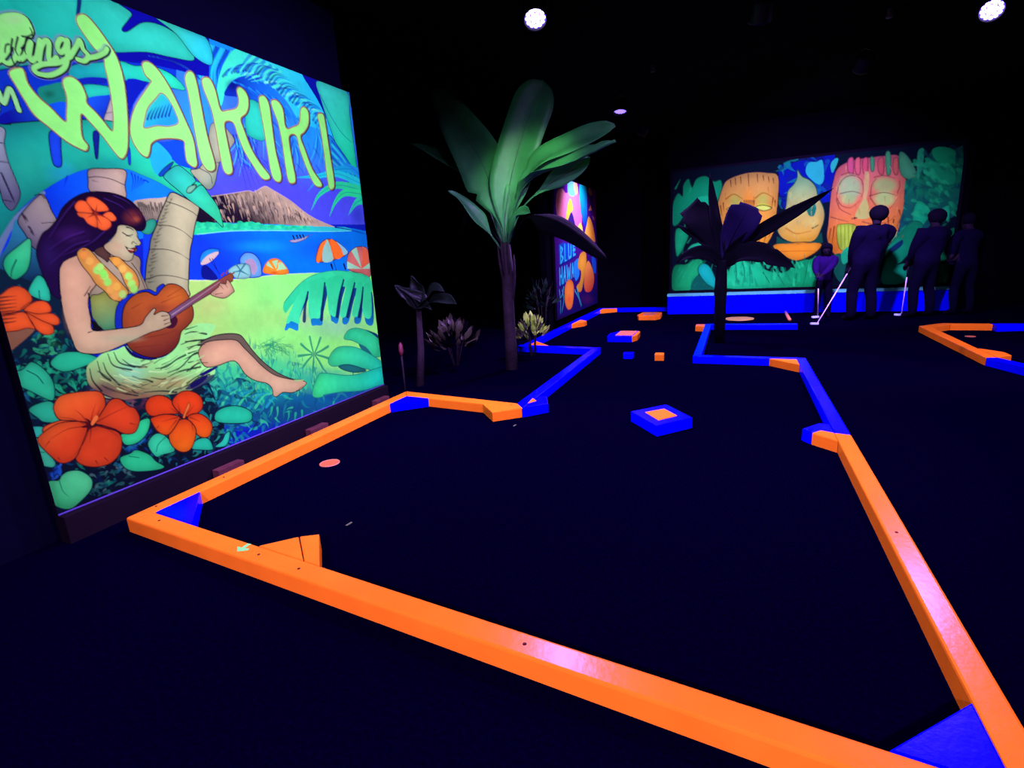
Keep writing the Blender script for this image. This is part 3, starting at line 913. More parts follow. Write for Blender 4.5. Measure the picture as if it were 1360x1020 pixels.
cv.poly('70,745 150,700 200,690 120,740', '140A6E')
cv.poly('20,800 130,740 100,790 30,830', '14105A')
# torso
cv.crop(*K5)
cv.poly('520,-60 900,-60 940,60 985,185 860,205 780,250 640,240 585,190', 'B0988C', line=BLK, lw=0.7)
cv.poly('606,222 660,205 705,188 745,235 790,250 800,330 790,432 690,442 640,385 615,345', '88904C', grad=((640, 240), 'A0A458', (720, 430), '4C9070'), line=BLK, lw=0.7)
cv.poly('620,380 660,410 690,442 630,442', '0A0A10')
# ukulele
cv.poly('775,430 772,330 795,262 860,205 985,170 1040,190 1050,160 1085,135 1100,150 1060,230 900,260 850,330 830,430', '1432E0', line=BLK, lw=0.7)
cv.poly('835,540 900,600 990,632 1060,632 1000,645 900,625 850,580', '140A5A')
cv.poly('820,430 820,330 845,260 905,205 980,188 1040,212 1080,172 1120,138 1175,138 1230,170 1266,230 1292,310 1288,372 1250,420 1212,455 1192,530 1140,592 1060,626 980,622 900,590 850,540', 'B85428',
        grad=((900, 240), 'C45A28', (1050, 620), '7A2828'), line=BLK, lw=1.0)
cv.blob(1180, 220, 110, 80, 'D87028', 0.5)
cv.blob(1060, 300, 120, 50, '7A2C28', 0.5)
for q in ('1120,220 1220,160', '1080,260 1200,210', '940,500 1100,470 1180,440', '900,560 1080,540', '880,300 950,260'):
    cv.stroke(q, 1.2, '6A1C1C', 0.6, 0.6)
cv.poly('1110,330 1160,335 1190,380 1160,430 1100,420', '40102C')
cv.crop(0, 0, 1)
cv.poly('222,416 238,405 256,393 280,378 294,369 306,362 310,366 309,373 297,380 276,392 256,404 236,417 227,424', '7A3C48', False, line='200820', lw=0.6, grad=((225, 420), '80588C', (308, 366), 'A04C30'))
cv.stroke('228,418 256,399 292,374', 1.0, 'C09CC0', 0.6, 0.8)
cv.stroke('232,420 258,403 294,378', 0.7, '301028', 0.5, 0.8)
for q in ('294,366 297,362', '300,363 302,359', '307,364 311,362'):
    cv.stroke(q, 2.2, '803828', 1.6)
cv.crop(*K4)
cv.poly('150,852 200,810 210,785 250,790 255,765 272,770 306,832 295,850 240,885 172,872', 'D09C8C', line='30141C', lw=0.8)
for q in ('205,790 235,825', '230,770 262,815', '180,860 230,850'):
    cv.stroke(q, 0.9, '502020', 0.6)
# arm and hand
cv.crop(*K5)
cv.poly('398,60 410,10 450,-40 520,-60 560,20 645,120 605,190 590,262 608,370 625,445 760,438 900,420 950,400 975,355 1025,300 1042,308 1030,340 1070,320 1110,322 1135,345 1140,382 1145,405 1110,425 1060,445 1000,462 850,530 700,592 600,602 520,582 482,505 430,352 404,200', SK,
        grad=((480, 200), 'F0B4A0', (900, 480), 'DCBCA4'), line=BLK, lw=0.9)
cv.blob(500, 330, 90, 190, 'E4A898', 0.5)
cv.blob(820, 500, 200, 40, 'A8B098', 0.5)
cv.stroke('565,215 605,150', 1.2, BLK, 0.8)
cv.stroke('590,195 605,260 612,360 625,440', 1.4, BLK, 1.0)
cv.stroke('590,460 625,448', 1.2, BLK, 0.6)
for q in ('1095,380 1130,365', '1100,405 1140,390', '1080,350 1125,345', '1110,425 1140,410'):
    cv.stroke(q, 1.1, '40141C', 0.7)
# hair
cv.crop(*K3)
cv.poly('380,560 420,480 500,412 600,376 740,382 850,420 920,480 960,540 977,590 960,632 920,636 880,608 800,600 772,652 722,704 690,742 640,772 560,760 512,800 450,828 405,872 392,1000 410,1090 350,1060 300,960 262,862 244,770 280,662 330,620',
        '1C0430', grad=((560, 480), '16042C', (340, 900), '240C4C'), line=BLK, lw=0.8)
cv.blob(890, 545, 90, 75, '7A2C30', 0.75)
cv.blob(910, 560, 40, 30, 'B0503C', 0.6)
cv.blob(480, 660, 150, 80, '3A1468', 0.7)
cv.blob(330, 800, 90, 150, '281460', 0.6)
for q in ('500,440 420,540 330,680', '560,640 450,680 330,760', '600,700 480,740 330,860', '700,640 600,720 420,800', '760,400 860,450 950,560', '700,420 820,480 920,600'):
    cv.stroke(q, 1.4, '48208C', 0.5, 0.55)
    cv.stroke([(a + 12, b + 14) for a, b in [tuple(map(float, z.split(','))) for z in q.split()]], 1.6, '08021A', 0.6, 0.7)
# neck, face
cv.poly('630,775 690,742 720,780 740,800 720,845 700,830', '5A3838', line=BLK, lw=0.6)
cv.poly('790,604 830,598 882,612 914,640 920,672 932,700 942,718 930,735 905,738 916,760 908,774 896,782 892,800 882,828 850,840 800,822 740,792 694,742 735,702 775,652', 'C0AE98',
        grad=((740, 720), 'D4B49C', (900, 700), 'C4C0A4'), line=BLK, lw=0.8)
cv.stroke('820,648 842,662 862,668 888,662', 1.5, BLK, 1.0)
cv.stroke('842,670 878,676', 0.7, '4A3430')
cv.stroke('846,612 872,618 892,632', 1.8, '1C0C18', 1.0)
cv.stroke('880,724 890,708 902,716 916,726', 1.1, '3A2424', 0.7)
cv.stroke('915,670 930,700', 0.8, '3A2424')
cv.poly('842,744 868,756 912,748 900,772 880,784 862,774', '8A2430', line='1C0810', lw=0.8)
cv.stroke('856,758 892,766', 1.1, 'E8DCC8', 0.6)
cv.stroke('836,738 848,752', 0.9, '2A1414')
cv.blob(790, 740, 50, 36, 'D8A494', 0.6)
# flower in the hair
for q in ('500,472 528,436 575,440 600,470 620,515 560,520 520,510', '578,440 592,412 640,416 702,458 726,500 660,508 630,500 600,470', '700,520 740,510 775,545 774,566 740,572 690,545',
          '640,530 700,545 738,570 742,606 702,634 655,616 640,570', '520,515 600,520 640,540 650,612 590,590 560,552 530,540'):
    cv.poly(q, 'FF6432', line='78201C', lw=0.7)
for q in ('640,520 590,480', '640,515 650,455', '645,525 720,545', '640,530 680,600', '635,525 580,550'):
    cv.stroke(q, 2.4, '8C1E14', 0.5, 0.8)
cv.blob(640, 522, 28, 22, '8C2814', 0.8)
# lei
LEI = ('515,790 550,750 600,764 660,830 722,892 790,960 860,1045 830,1075 800,1108 742,1088 700,1040 640,990 600,930 545,862',
       '728,815 790,812 850,862 905,915 932,990 905,1044 868,1040 832,980 800,905 752,852')
for q in LEI:
    cv.poly(q, 'F0A050', line=BLK, lw=0.8)
for x, y, c in ((560, 800, 'F09048'), (600, 840, 'F4AC58'), (650, 900, '98F078'), (700, 940, 'A4F478'), (670, 880, 'B4F080'), (720, 980, '98EC70'), (740, 1030, 'F0A858'), (780, 1010, 'F4B050'), (770, 1070, 'E8A058'), (820, 1060, 'B4D878'),
                (780, 840, 'F0A048'), (820, 890, 'F4B860'), (860, 940, 'B0F078'), (880, 990, 'A4F078'), (895, 1025, '98E070'), (690, 920, '8CF068')):
    cv.blob(x, y, 34, 36, c, 0.95, 0.5)
    cv.stroke([(x - 22, y + 20), (x, y + 32), (x + 22, y + 20)], 0.6, 'B06A28', 0.4, 0.6)
cv.blob(562, 762, 20, 14, 'C04030', 0.9)
cv.stroke('880,850 930,920 975,1030', 1.1, BLK, 0.8)

# big hibiscus pair
cv.crop(*K7)
PET = ('288,372 300,330 400,292 470,290 440,330 340,400', '360,190 400,130 500,104 640,94 690,120 706,190 680,262 632,300 590,302 480,292 400,286 365,240', '690,222 740,155 800,148 862,196 902,210 932,262 930,312 900,372 830,380 760,346 680,322 640,306',
       '640,328 700,340 790,370 816,430 802,512 740,576 650,602 560,592 508,552 522,480 580,370', '585,345 545,460 500,546 410,577 330,520 256,440 268,392 350,330 430,302 560,302')
for q in PET:
    cv.poly(q, HIB, line='3C0C14', lw=1.0, grad=((610, 320), 'E84420', (400, 120), 'FF6A30'))
for q in ('590,310 540,250 500,220', '610,300 620,240 640,180', '640,290 670,200', '580,320 480,280 400,270', '570,330 450,350 330,420', '600,340 560,440 500,520', '610,345 600,440', '650,330 720,350 790,400', '650,300 760,240 850,200',
          '690,330 780,350', '330,430 300,470', '640,560 660,590', '700,540 730,570', '870,310 915,320', '390,540 400,560'):
    cv.stroke(q, 1.5, '78140F', 0.5, 0.75)
cv.poly('545,338 590,315 590,300 570,275 600,290 640,330 655,328 620,340', '4A0A14')
cv.poly('610,310 640,260 660,270 640,305 620,325', 'FF7840')
PET2 = ('970,202 1000,140 1080,124 1150,162 1192,240 1120,250 1010,262', '1150,170 1200,106 1270,94 1340,130 1356,200 1320,244 1260,268 1200,240', '1255,270 1330,245 1400,290 1420,340 1395,400 1340,402 1300,360',
        '1210,285 1262,290 1310,350 1300,430 1268,490 1210,502 1150,460 1128,390 1160,320', '1012,275 1100,250 1190,262 1200,285 1130,385 1060,370 1018,312')
for q in PET2:
    cv.poly(q, 'FA5A1E', line='3C0C14', lw=1.0, grad=((1220, 260), 'E84014', (1220, 480), 'FF6E14'))
for q in ('1200,250 1130,200', '1205,240 1190,180', '1250,250 1300,190', '1190,270 1080,300', '1180,290 1130,350', '1270,270 1340,300', '1060,330 1040,350', '1280,300 1290,360'):
    cv.stroke(q, 1.4, '78140F', 0.5, 0.75)
cv.poly('1190,250 1215,285 1260,270 1240,262 1215,262', '3A0810')
cv.poly('1222,270 1240,220 1262,170 1270,200 1248,240 1236,275', 'FF7C3C', line='6A1410', lw=0.5)

# lettering ---------------------------------------------------------------
GRN, PK = '90EE84', 'E89C90'
LET = []
cv.crop(*K1)
cv.poly('964,860 975,780 1000,715 1080,620 1130,670 1195,825 1130,846 1050,842', '22B4E4', grad=((990, 700), '28C0C0', (1100, 830), '1E90FF'))
for i in range(7):
    cv.stroke([(985 + i * 24, 800 - i * 4), (1000 + i * 24, 760 - i * 6), (1022 + i * 22, 725 - i * 6)], 2.6, '0A2C8C', 0.5, 0.85)
LETTERS = [
    (K1, '60,482 150,458 190,560 260,650 340,720 434,812 444,760 446,650 420,565 428,524 480,514 540,560 577,640 582,690 640,750 700,820 742,872 756,860 756,760 735,600 700,440 690,392 620,310 560,230 513,150 518,106 570,99 640,170 720,280 780,380 820,500 840,620 852,760 857,900 852,1000 832,1050 805,1058 760,1010 680,905 600,815 546,762 541,830 552,920 588,972 575,1008 520,988 440,942 330,852 230,770 170,680 110,580', ()),
    (K1, '950,428 990,413 1050,460 1120,560 1182,680 1242,810 1292,930 1312,1050 1318,1100 1296,1118 1250,1080 1236,1000 1226,942 1150,926 1060,932 1012,962 1002,1012 985,1050 940,1026 890,952 869,870 880,780 910,700 960,620 1002,560 1010,540 970,500',
     ('1080,622 1040,660 990,720 970,790 964,856 1050,842 1130,846 1192,822 1172,750 1130,670',)),
    (K2, '-22,210 0,175 35,190 60,270 85,400 125,600 177,790 166,838 125,834 85,772 60,670 25,480 0,330 -18,260', ()),
    (K2, '92,226 140,222 180,300 215,430 260,436 320,420 336,370 324,300 350,283 392,330 403,400 387,455 350,492 370,560 420,690 480,790 543,872 532,898 490,888 430,802 370,702 330,602 298,518 243,520 260,640 292,800 292,852 260,863 230,822 204,690 180,550 150,420 100,290', ()),
    (K2, '473,346 510,342 540,400 557,520 582,700 620,862 612,913 575,902 550,842 530,720 504,560 475,400', ()),
    (K2, '557,370 595,372 632,430 652,550 700,546 740,520 750,430 775,413 803,450 803,530 777,580 750,612 780,700 830,830 890,922 882,948 840,928 790,822 745,702 720,606 673,615 690,750 717,892 702,924 670,912 650,822 624,640 598,520 558,410', ()),
    (K2, '863,465 900,462 917,530 942,700 974,900 972,955 945,960 928,890 903,700 878,540', ())]
for kk, q, hs in LETTERS:
    cv.crop(*kk)
    P = cv.loop(q)
    cv.stroke_px([(x + 0.8, y + 0.6) for x, y in P + P[:1]], 2.6, '08062C')
    cv.poly(q, GRN, holes=hs)
    for h in (q,) + hs:
        Q = cv.loop(h)
        cv.stroke_px(Q + Q[:1], 1.7, 'D89C84', a=0.75)
        cv.stroke_px(Q + Q[:1], 0.8, '160C38', a=0.85)

# script line and the small word above
cv.crop(*K1)
SC = ['84,246 136,232 200,236', '-40,190 -10,130 50,106 130,106 185,150 208,212 182,228', '150,150 128,250 112,340 130,398 168,376', '-60,420 0,400 52,334 64,288 34,272 8,330 20,402 62,424 104,384 128,330', '168,376 206,282 196,372 216,408 250,372',
      '250,372 268,270 262,402 276,316 304,272 328,288 326,392 352,408 380,384', '448,278 408,262 384,306 402,352 436,326 452,270 452,376 428,456 340,502 254,492 228,458 286,430 392,420 470,380',
      '470,380 512,310 534,270 556,330 590,372 566,408 520,398', '590,388 650,376 700,352 716,326',
      '-120,180 -190,150 -260,230 -270,350 -210,440 -130,420 -120,330 -170,330', '-110,420 -90,300 -60,300 -60,420']
HUMP = '-60,250 -20,150 50,96 130,92 190,130 216,196 208,232 180,240 160,300 120,330 60,300 0,290'
for q in SC:
    cv.stroke(q, 12, '7878B8', 12, 0.5)
P = cv.loop(HUMP)
cv.stroke_px([(x + 0.9, y + 0.9) for x, y in P + P[:1]], 3.0, '0A0820')
for q in SC:
    P = [tuple(z) for z in catmull(cv.pts(q), 5)]
    cv.stroke_px([(x + 0.9, y + 0.9) for x, y in P], 8.6, '0A0820')
cv.poly(HUMP, '86D880', edge=0)
for q in SC[1:]:
    cv.stroke(q, 5.8, '86D880')
cv.stroke(SC[0], 5.0, '86D880')
cv.blob(90, 130, 110, 60, 'A8B8A8', 0.35)
for q in ('60,296 40,306 34,352', '84,262 74,330 84,400 112,446 142,408', '120,250 104,330 122,372', '150,244 184,246 216,226 202,188', '176,262 166,330 174,362', '238,290 226,370'):
    cv.stroke(q, 2.4, '141024', 1.4, 0.95)
for q in ('-300,600 -300,730', '-300,610 -250,605', '-300,665 -260,660', '-220,735 -215,605 -180,620 -200,665 -165,730', '-110,605 -140,665 -110,730 -70,690 -70,630 -110,605', '-20,735 -18,600 26,690 60,598 84,620 128,738'):
    cv.stroke(q, 8.6, '0A0820')
for q in ('-300,600 -300,730', '-300,610 -250,605', '-300,665 -260,660', '-220,735 -215,605 -180,620 -200,665 -165,730', '-110,605 -140,665 -110,730 -70,690 -70,630 -110,605', '-20,735 -18,600 26,690 60,598 84,620 128,738'):
    cv.stroke(q, 5.6, '90D898')

mural = empty('beach_mural', (MX, M_Y0, M_Z0))
tag(mural, 'tall painted beach mural reading Greetings from Waikiki with a ukulele player', 'mural')
pp = painted_panel('painted_face', cv, (MX, M_Y0, M_Z1), (0, M_Y1 - M_Y0, 0), (0, 0, -(M_Z1 - M_Z0)), M_MURAL, None)
pp.parent = mural
pp.matrix_parent_inverse = Matrix.Translation(-Vector((MX, M_Y0, M_Z0)))
bk = box('backing_board', (-3.54, M_Y0 - 0.004, M_Z0 - 0.004), (MX - 0.002, M_Y1 + 0.004, M_Z1 + 0.004), M_FRAME)
bk.parent = mural
bk.matrix_parent_inverse = Matrix.Translation(-Vector((MX, M_Y0, M_Z0)))
ed = tube('edge_strip', [(MX + 0.002, M_Y0, M_Z0 - 0.005), (MX + 0.002, M_Y1, M_Z0 - 0.005)], 0.006, mat('violet_edge', (0.06, 0.05, 0.16), 0.6, 0.1), None, 6)
ed.parent = mural
ed.matrix_parent_inverse = Matrix.Translation(-Vector((MX, M_Y0, M_Z0)))
structure(box('baseboard_left', (-3.54, M_Y0, 0.0), (-3.45, M_Y1 + 0.004, M_Z0 - 0.012), M_BASE, None, 0.004))

# ------------------------------------------------------------------ tiki mural
T_X0, T_X1, T_Z0, T_Z1, T_Y = -1.30, 3.62, 0.50, 2.95, 12.30


def map_tiki(px, py):
    p = on_y(px, py, T_Y)
    return p.x - T_X0, T_Z1 - p.z


tk = Canvas(T_X1 - T_X0, T_Z1 - T_Z0, 0.012, map_tiki, base='04102C')
TT, TA, TB, TC, TD = (890, 220, 5.667), (880, 180, 6.476), (1080, 180, 6.476), (880, 300, 6.476), (1080, 300, 6.476)
tk.crop(*TA)
tk.poly('1000,260 1480,160 1480,560 1050,640 1000,480', '0414B4', False)
tk.mottle('1000,260 1480,160 1480,560 1050,640 1000,480', ['0A50B4', '0A1E8C', '0A78A0', '041064'], 50, 60, 0.6)
tk.crop(*TT)
TG = dict(line='064038', lw=0.7)
tk.poly('20,300 60,210 95,230 100,150 140,100 165,165 200,100 270,80 330,120 380,110 390,170 350,280 300,330 180,320 120,360 60,440 20,440', '0CA088', **TG)
tk.poly('180,270 240,230 330,240 330,300 190,310', '18C0A8')
tk.poly('45,480 140,500 110,600 50,680', '14A888', **TG)
tk.poly('130,640 170,590 260,580 290,640 200,650', '20C0A8', **TG)
tk.poly('20,930 30,760 120,740 200,700 245,720 220,800 160,930', '10A078', grad=((60, 760), '0C8868', (200, 800), '20C898'), **TG)
tk.poly('210,790 240,735 300,760 350,870 350,930 270,880', '18C8E8', **TG)
tk.poly('160,930 210,820 270,880 340,930', '0A6470')
tk.poly('300,640 330,640 360,720 350,760 300,680', '20C8B0', **TG)
tk.poly('400,640 440,640 420,720', '28C8A0')
tk.poly('420,920 430,820 480,720 540,700 620,740 660,700 720,780 860,800 960,720 1060,700 1100,690 1080,920', '18C09C', grad=((500, 760), '20D0B0', (1000, 800), '10A880'), **TG)
for q in ('490,730 500,810 490,900', '545,720 560,810 545,905', '600,740 600,900', '700,800 760,900', '800,800 860,900', '960,740 940,900', '1040,720 1000,900'):
    tk.stroke(q, 1.6, '0A6458', 0.7, 0.8)
# first mask
tk.poly('395,165 430,110 520,70 620,50 730,54 812,80 812,250 802,350 796,450 742,570 680,620 540,642 470,625 410,480 368,400 356,300', 'E09048', grad=((600, 80), 'C88C60', (560, 560), 'FFA03C'), line='28143C', lw=0.8)
for x, y in ((490, 270), (695, 255)):
    tk.blob(x, y, 78, 90, 'B0B060', 0.9)
    tk.poly([(x - 60, y + 60), (x, y + 30), (x + 60, y + 55), (x, y + 80)], 'C0C850')
tk.blob(590, 280, 60, 160, 'F08838', 0.8)
for x, y, l in ((455, 110, 50), (490, 95, 50), (530, 85, 50), (588, 65, 90), (655, 65, 60), (700, 75, 40), (740, 85, 40), (775, 95, 40)):
    tk.stroke([(x, y), (x + 4, y + l)], 1.2, '5A2420', 0.7)
for i in range(9):
    tk.stroke([(555 + i * 10, 260), (560 + i * 9, 310)], 0.9, '6A2C1C', 0.5)
for q in ('380,300 390,380', '400,280 405,340', '775,240 765,310', '790,260 785,330', '690,520 650,600', '730,500 700,590', '600,590 620,630', '770,470 740,540'):
    tk.stroke(q, 1.4, '7A3018', 0.6)
tk.poly('470,360 600,310 670,340 640,450 560,520 450,500', '28124A')
# second mask
tk.poly('958,30 990,80 1050,110 1095,160 1112,230 1150,310 1160,380 1140,460 1085,560 960,582 845,545 803,462 850,380 872,300 885,195 930,140 955,90', '90B890', grad=((980, 120), '8CB4A0', (960, 560), 'F0A848'), line='0A3C50', lw=0.8)
tk.poly('1030,300 1080,275 1100,320 1080,380 1040,370', '147078')
tk.blob(1060, 420, 80, 50, 'D8BC80', 0.8)
tk.stroke('1070,470 1115,445', 1.8, '3A3828', 1.0)
tk.stroke('830,450 810,480', 1.6, '3A5048')
tk.poly('785,592 950,575 1132,582 1092,652 962,712 862,682 795,635', 'F08C30', line='3A2420', lw=0.8)
tk.stroke('820,645 960,640 1090,640', 0.8, 'B8581C', 0.6)
tk.poly('805,530 850,560 960,590 1080,570 1140,500 1150,580 960,585 800,590', '0C4C50', False, a=0.8)
tk.crop(*TB)
tk.poly('-60,330 -40,240 30,230 80,220 90,380 40,420', '28A0D8')
tk.poly('150,250 190,200 215,210 180,300 160,320', '28A0C8')
# third mask
tk.poly('172,385 208,285 300,225 400,200 480,190 600,176 740,182 796,390 782,560 762,680 722,832 642,935 560,1000 300,1080 180,1020 118,890 128,750 148,520', 'D88C68',
        grad=((420, 220), 'C85C88', (420, 860), 'F08038'), line='28143C', lw=0.8)
for x, w, c in ((320, 50, 'C84C90'), (380, 44, 'D85C88'), (445, 44, 'D04C80'), (580, 50, 'C85070'), (705, 44, 'C05868')):
    tk.poly([(x - w / 2, 220), (x, 190), (x + w / 2, 205), (x + w / 2, 320), (x, 340), (x - w / 2, 300)], c, line='64204C', lw=0.5)
for q in ('490,190 520,200 520,300 495,300', '620,160 660,150 665,320 630,330', '740,150 800,170 870,280 890,370 790,370 740,300'):
    tk.poly(q, '409080', line='0A4844', lw=0.5)
tk.blob(310, 450, 130, 140, '9CB09C', 0.95, 0.5)
tk.blob(610, 430, 140, 90, 'A0A880', 0.95, 0.4)
tk.blob(610, 545, 120, 90, 'A8C090', 0.9, 0.4)
tk.blob(300, 550, 90, 60, '98B088', 0.8, 0.4)
for q in ('200,560 210,460 260,370 340,345 410,380 430,470 410,530', '200,560 230,630 320,680', '490,530 500,430 540,370', '710,520 740,440 740,390', '230,500 330,480 410,500', '480,520 600,490 700,510'):
    tk.stroke(q, 1.3, '5A2440', 0.8, 0.8)
tk.poly('440,330 480,330 470,480 455,560 470,640 440,690 360,690 400,600 430,520', 'C8A888', a=0.8)
tk.poly('430,560 460,560 490,690 420,720 360,690', 'C0B080')
tk.stroke('340,712 372,706', 3.0, '6A1C28', 1.5)
tk.poly('200,790 250,760 360,770 380,860 300,990 220,960', 'B8CC58', line='7A5820', lw=0.7)
tk.stroke('270,770 270,960', 0.8, '7A8828')
for q in ('150,800 130,900', '180,780 160,930', '640,700 650,860', '690,720 680,830', '735,640 750,690'):
    tk.stroke(q, 1.8, '8A3C1C', 0.8)
# greenery, right
tk.poly('790,390 860,360 940,380 1010,300 1030,120 1130,100 1200,130 1280,90 1300,400 1200,700 1150,720 1080,640 900,940 700,1000 640,1000 720,840 770,640', '0A5C60', False, grad=((900, 300), '0E6C60', (800, 800), '0A4C6C'))
tk.mottle('790,390 940,260 1030,120 1280,90 1300,400 1200,700 900,940 640,1000 770,640', ['0E9078', '0A3C5C', '14A488', '083058', '0C7868'], 120, 60, 0.55)
tk.poly('1020,130 1100,100 1220,140 1180,250 1060,220', '109478')
tk.poly('870,600 920,560 1010,650 950,760 880,830 850,720', '10A490', line='0A4850', lw=0.6)
tk.poly('1090,640 1170,600 1160,740 1120,700', '18A898', line='0A4850', lw=0.5)
tk.poly('960,230 1100,240 1210,300 1200,420 1060,380 950,330', '128C78')
tk.poly('900,140 950,120 940,260 900,380 890,300', '208C80')
tk.crop(*TD)
tk.poly('640,180 720,90 850,-40 940,0 860,180 760,300 720,330 800,330 780,480 590,490 610,300', '14A898', grad=((780, 100), '0C8878', (680, 420), '12B8B0'), line='0A4850', lw=0.6)
tk.poly('650,200 760,120 760,170 660,240', '0A2C6C')
tk.poly('170,260 250,240 280,330 240,480 180,400', '0E5860')
tk.poly('240,240 300,180 330,260 260,330', '1CA898')
tk.poly('1000,200 1300,0 1300,500 1000,500', '0C5C50', False)
tk.mottle('980,200 1300,0 1300,500 980,500', ['0E8068', '0A3848', '128C78'], 40, 60, 0.5)
tk.crop(*TT)
for i in range(46):
    t = rng.uniform(0, 1)
    x, y = rng.uniform(372, 800), rng.uniform(110, 610)
    if ((x - 585) / 215) ** 2 + ((y - 340) / 290) ** 2 > 0.9:
        continue
    tk.stroke([(x, y), (x + (x - 585) * 0.03, y + rng.uniform(20, 60))], 1.1, ['A85C28', 'FFC080', '8A4420', 'F0A860'][i % 4], 0.4, 0.55)
tk.poly('425,330 480,300 545,318 490,345', 'D8DC78', line='5A3418', lw=0.8)
tk.poly('640,312 700,296 765,318 700,340', 'D8DC78', line='5A3418', lw=0.8)
tk.stroke('420,250 480,215 545,250', 2.2, '9A4C20', 1.0, 0.7)
tk.stroke('640,245 700,205 770,235', 2.2, '9A4C20', 1.0, 0.7)
tk.stroke('570,330 560,400 590,430 620,400 612,330', 1.4, '7A3818', 0.8, 0.8)
for i in range(26):
    x, y = rng.uniform(860, 1110), rng.uniform(200, 540)
    tk.stroke([(x, y), (x + rng.uniform(-20, 20), y + rng.uniform(15, 45))], 1.4, ['B0CC98', '6A9C90', 'E0B868', 'A8D8B0'][i % 4], 0.4, 0.45)
tk.stroke('900,330 930,300 975,310', 1.8, '2A6064', 1.0)
tk.poly('905,345 940,330 970,350 935,368', '1E6C74')
tk.stroke('870,470 950,510 1060,490', 2.4, 'C87838', 1.0, 0.8)
tk.crop(*TB)
for i in range(70):
    x, y = rng.uniform(150, 770), rng.uniform(250, 950)
    tk.stroke([(x, y), (x + rng.uniform(-12, 12), y + rng.uniform(25, 70))], 1.2, ['F0A880', 'A8543C', 'E88CA0' if y < 450 else 'FFB070', '9C4838'][i % 4], 0.4, 0.45)
for q in ('205,540 240,600 320,620 400,560', '490,540 560,620 660,620 720,540', '240,340 310,320 390,345', '520,360 610,345 700,370', '150,700 220,720 300,740', '420,740 520,760 640,740 700,690'):
    tk.stroke(q, 1.6, '7A3040', 0.7, 0.75)
for x in (235, 300, 335):
    tk.stroke([(x, 772), (x + 4, 960)], 1.2, '7A8028', 0.8, 0.8)
for i in range(60):
    x, y = rng.uniform(850, 1260), rng.uniform(120, 700)
    an = rng.uniform(0.3, 1.2)
    tk.stroke([(x, y), (x + 60 * math.cos(an), y + 50 * math.sin(an))], 4.0, ['18A888', '0E7C70', '22B898', '0A4C5C'][i % 4], 0.8, 0.5)
tk.crop(*TT)
for i in range(70):
    x, y = rng.uniform(430, 1090), rng.uniform(730, 900)
    tk.stroke([(x, y), (x + rng.uniform(-30, 10), y - rng.uniform(30, 90))], 3.0, ['30E0B8', '12A488', '20C8A0', '0C7C6C'][i % 4], 0.7, 0.5)
for i in range(40):
    x, y = rng.uniform(40, 340), rng.uniform(130, 900)
    tk.stroke([(x, y), (x + rng.uniform(5, 40), y - rng.uniform(20, 70))], 2.2, ['20C8A0', '0C8470', '16B090'][i % 3], 0.6, 0.4)
tiki = empty('tiki_mural', (T_X0, T_Y, T_Z0))
tag(tiki, 'wide painted mural of three orange tiki masks among green leaves', 'mural')
pp = painted_panel('painted_face', tk, (T_X0, T_Y, T_Z1), (T_X1 - T_X0, 0, 0), (0, 0, -(T_Z1 - T_Z0)), M_MURAL, None)
bk = box('backing_board', (T_X0 - 0.05, T_Y + 0.003, T_Z0 - 0.05), (T_X1 + 0.05, 12.398, T_Z1 + 0.05), M_FRAME)
for o in (pp, bk):
    o.parent = tiki
    o.matrix_parent_inverse = Matrix.Translation(-Vector((T_X0, T_Y, T_Z0)))

# ------------------------------------------------------------------ narrow poster mural on the left, far away
Q_X, Q_Y0, Q_Y1, Q_Z0, Q_Z1 = -3.15, 9.80, 13.10, 0.20, 2.85


def map_post(px, py):
    p = on_x(px, py, Q_X)
    return p.y - Q_Y0, Q_Z1 - p.z


ps = Canvas(Q_Y1 - Q_Y0, Q_Z1 - Q_Z0, 0.014, map_post, base='140450')
ps.crop(720, 220, 4.857)
ps.poly('80,60 360,40 360,900 80,980', '1C0690', False, grad=((200, 100), '5A0CB4', (240, 900), '100468'))
ps.poly('95,180 130,150 160,180 215,110 250,280 250,400 190,380 100,330', 'D048B0', grad=((110, 200), 'F078C0', (230, 380), 'E060C8'))
ps.poly('170,90 200,80 215,180 190,200 165,170', '60A0F0')
ps.poly('95,200 125,170 120,330 100,310', 'FF78B4')
ps.poly('165,250 185,215 200,280 190,300 160,360 150,380', 'FFA83C')
ps.poly('190,300 165,370 180,400 215,400', '28107A')
ps.poly('205,120 222,110 232,170 215,190', 'FF9888')
ps.poly('240,140 262,110 285,130 290,300 285,400 262,360 245,260', '0A8CFF', grad=((260, 140), '0AB4FF', (280, 380), '0A28F0'))
ps.poly('296,170 305,140 322,180 312,195', 'FF9078')
ps.poly('300,290 312,255 322,290', 'FF8878')
ps.poly('230,400 250,370 270,440 285,390 300,330 325,380 342,480 330,490 290,470 240,430', 'FFA048', grad=((240, 400), 'FFC860', (330, 470), 'FF8838'))
ps.poly('325,150 345,180 345,360 325,330', '7A0CA0')
ps.stroke('325,330 335,345', 3, 'E070B0')
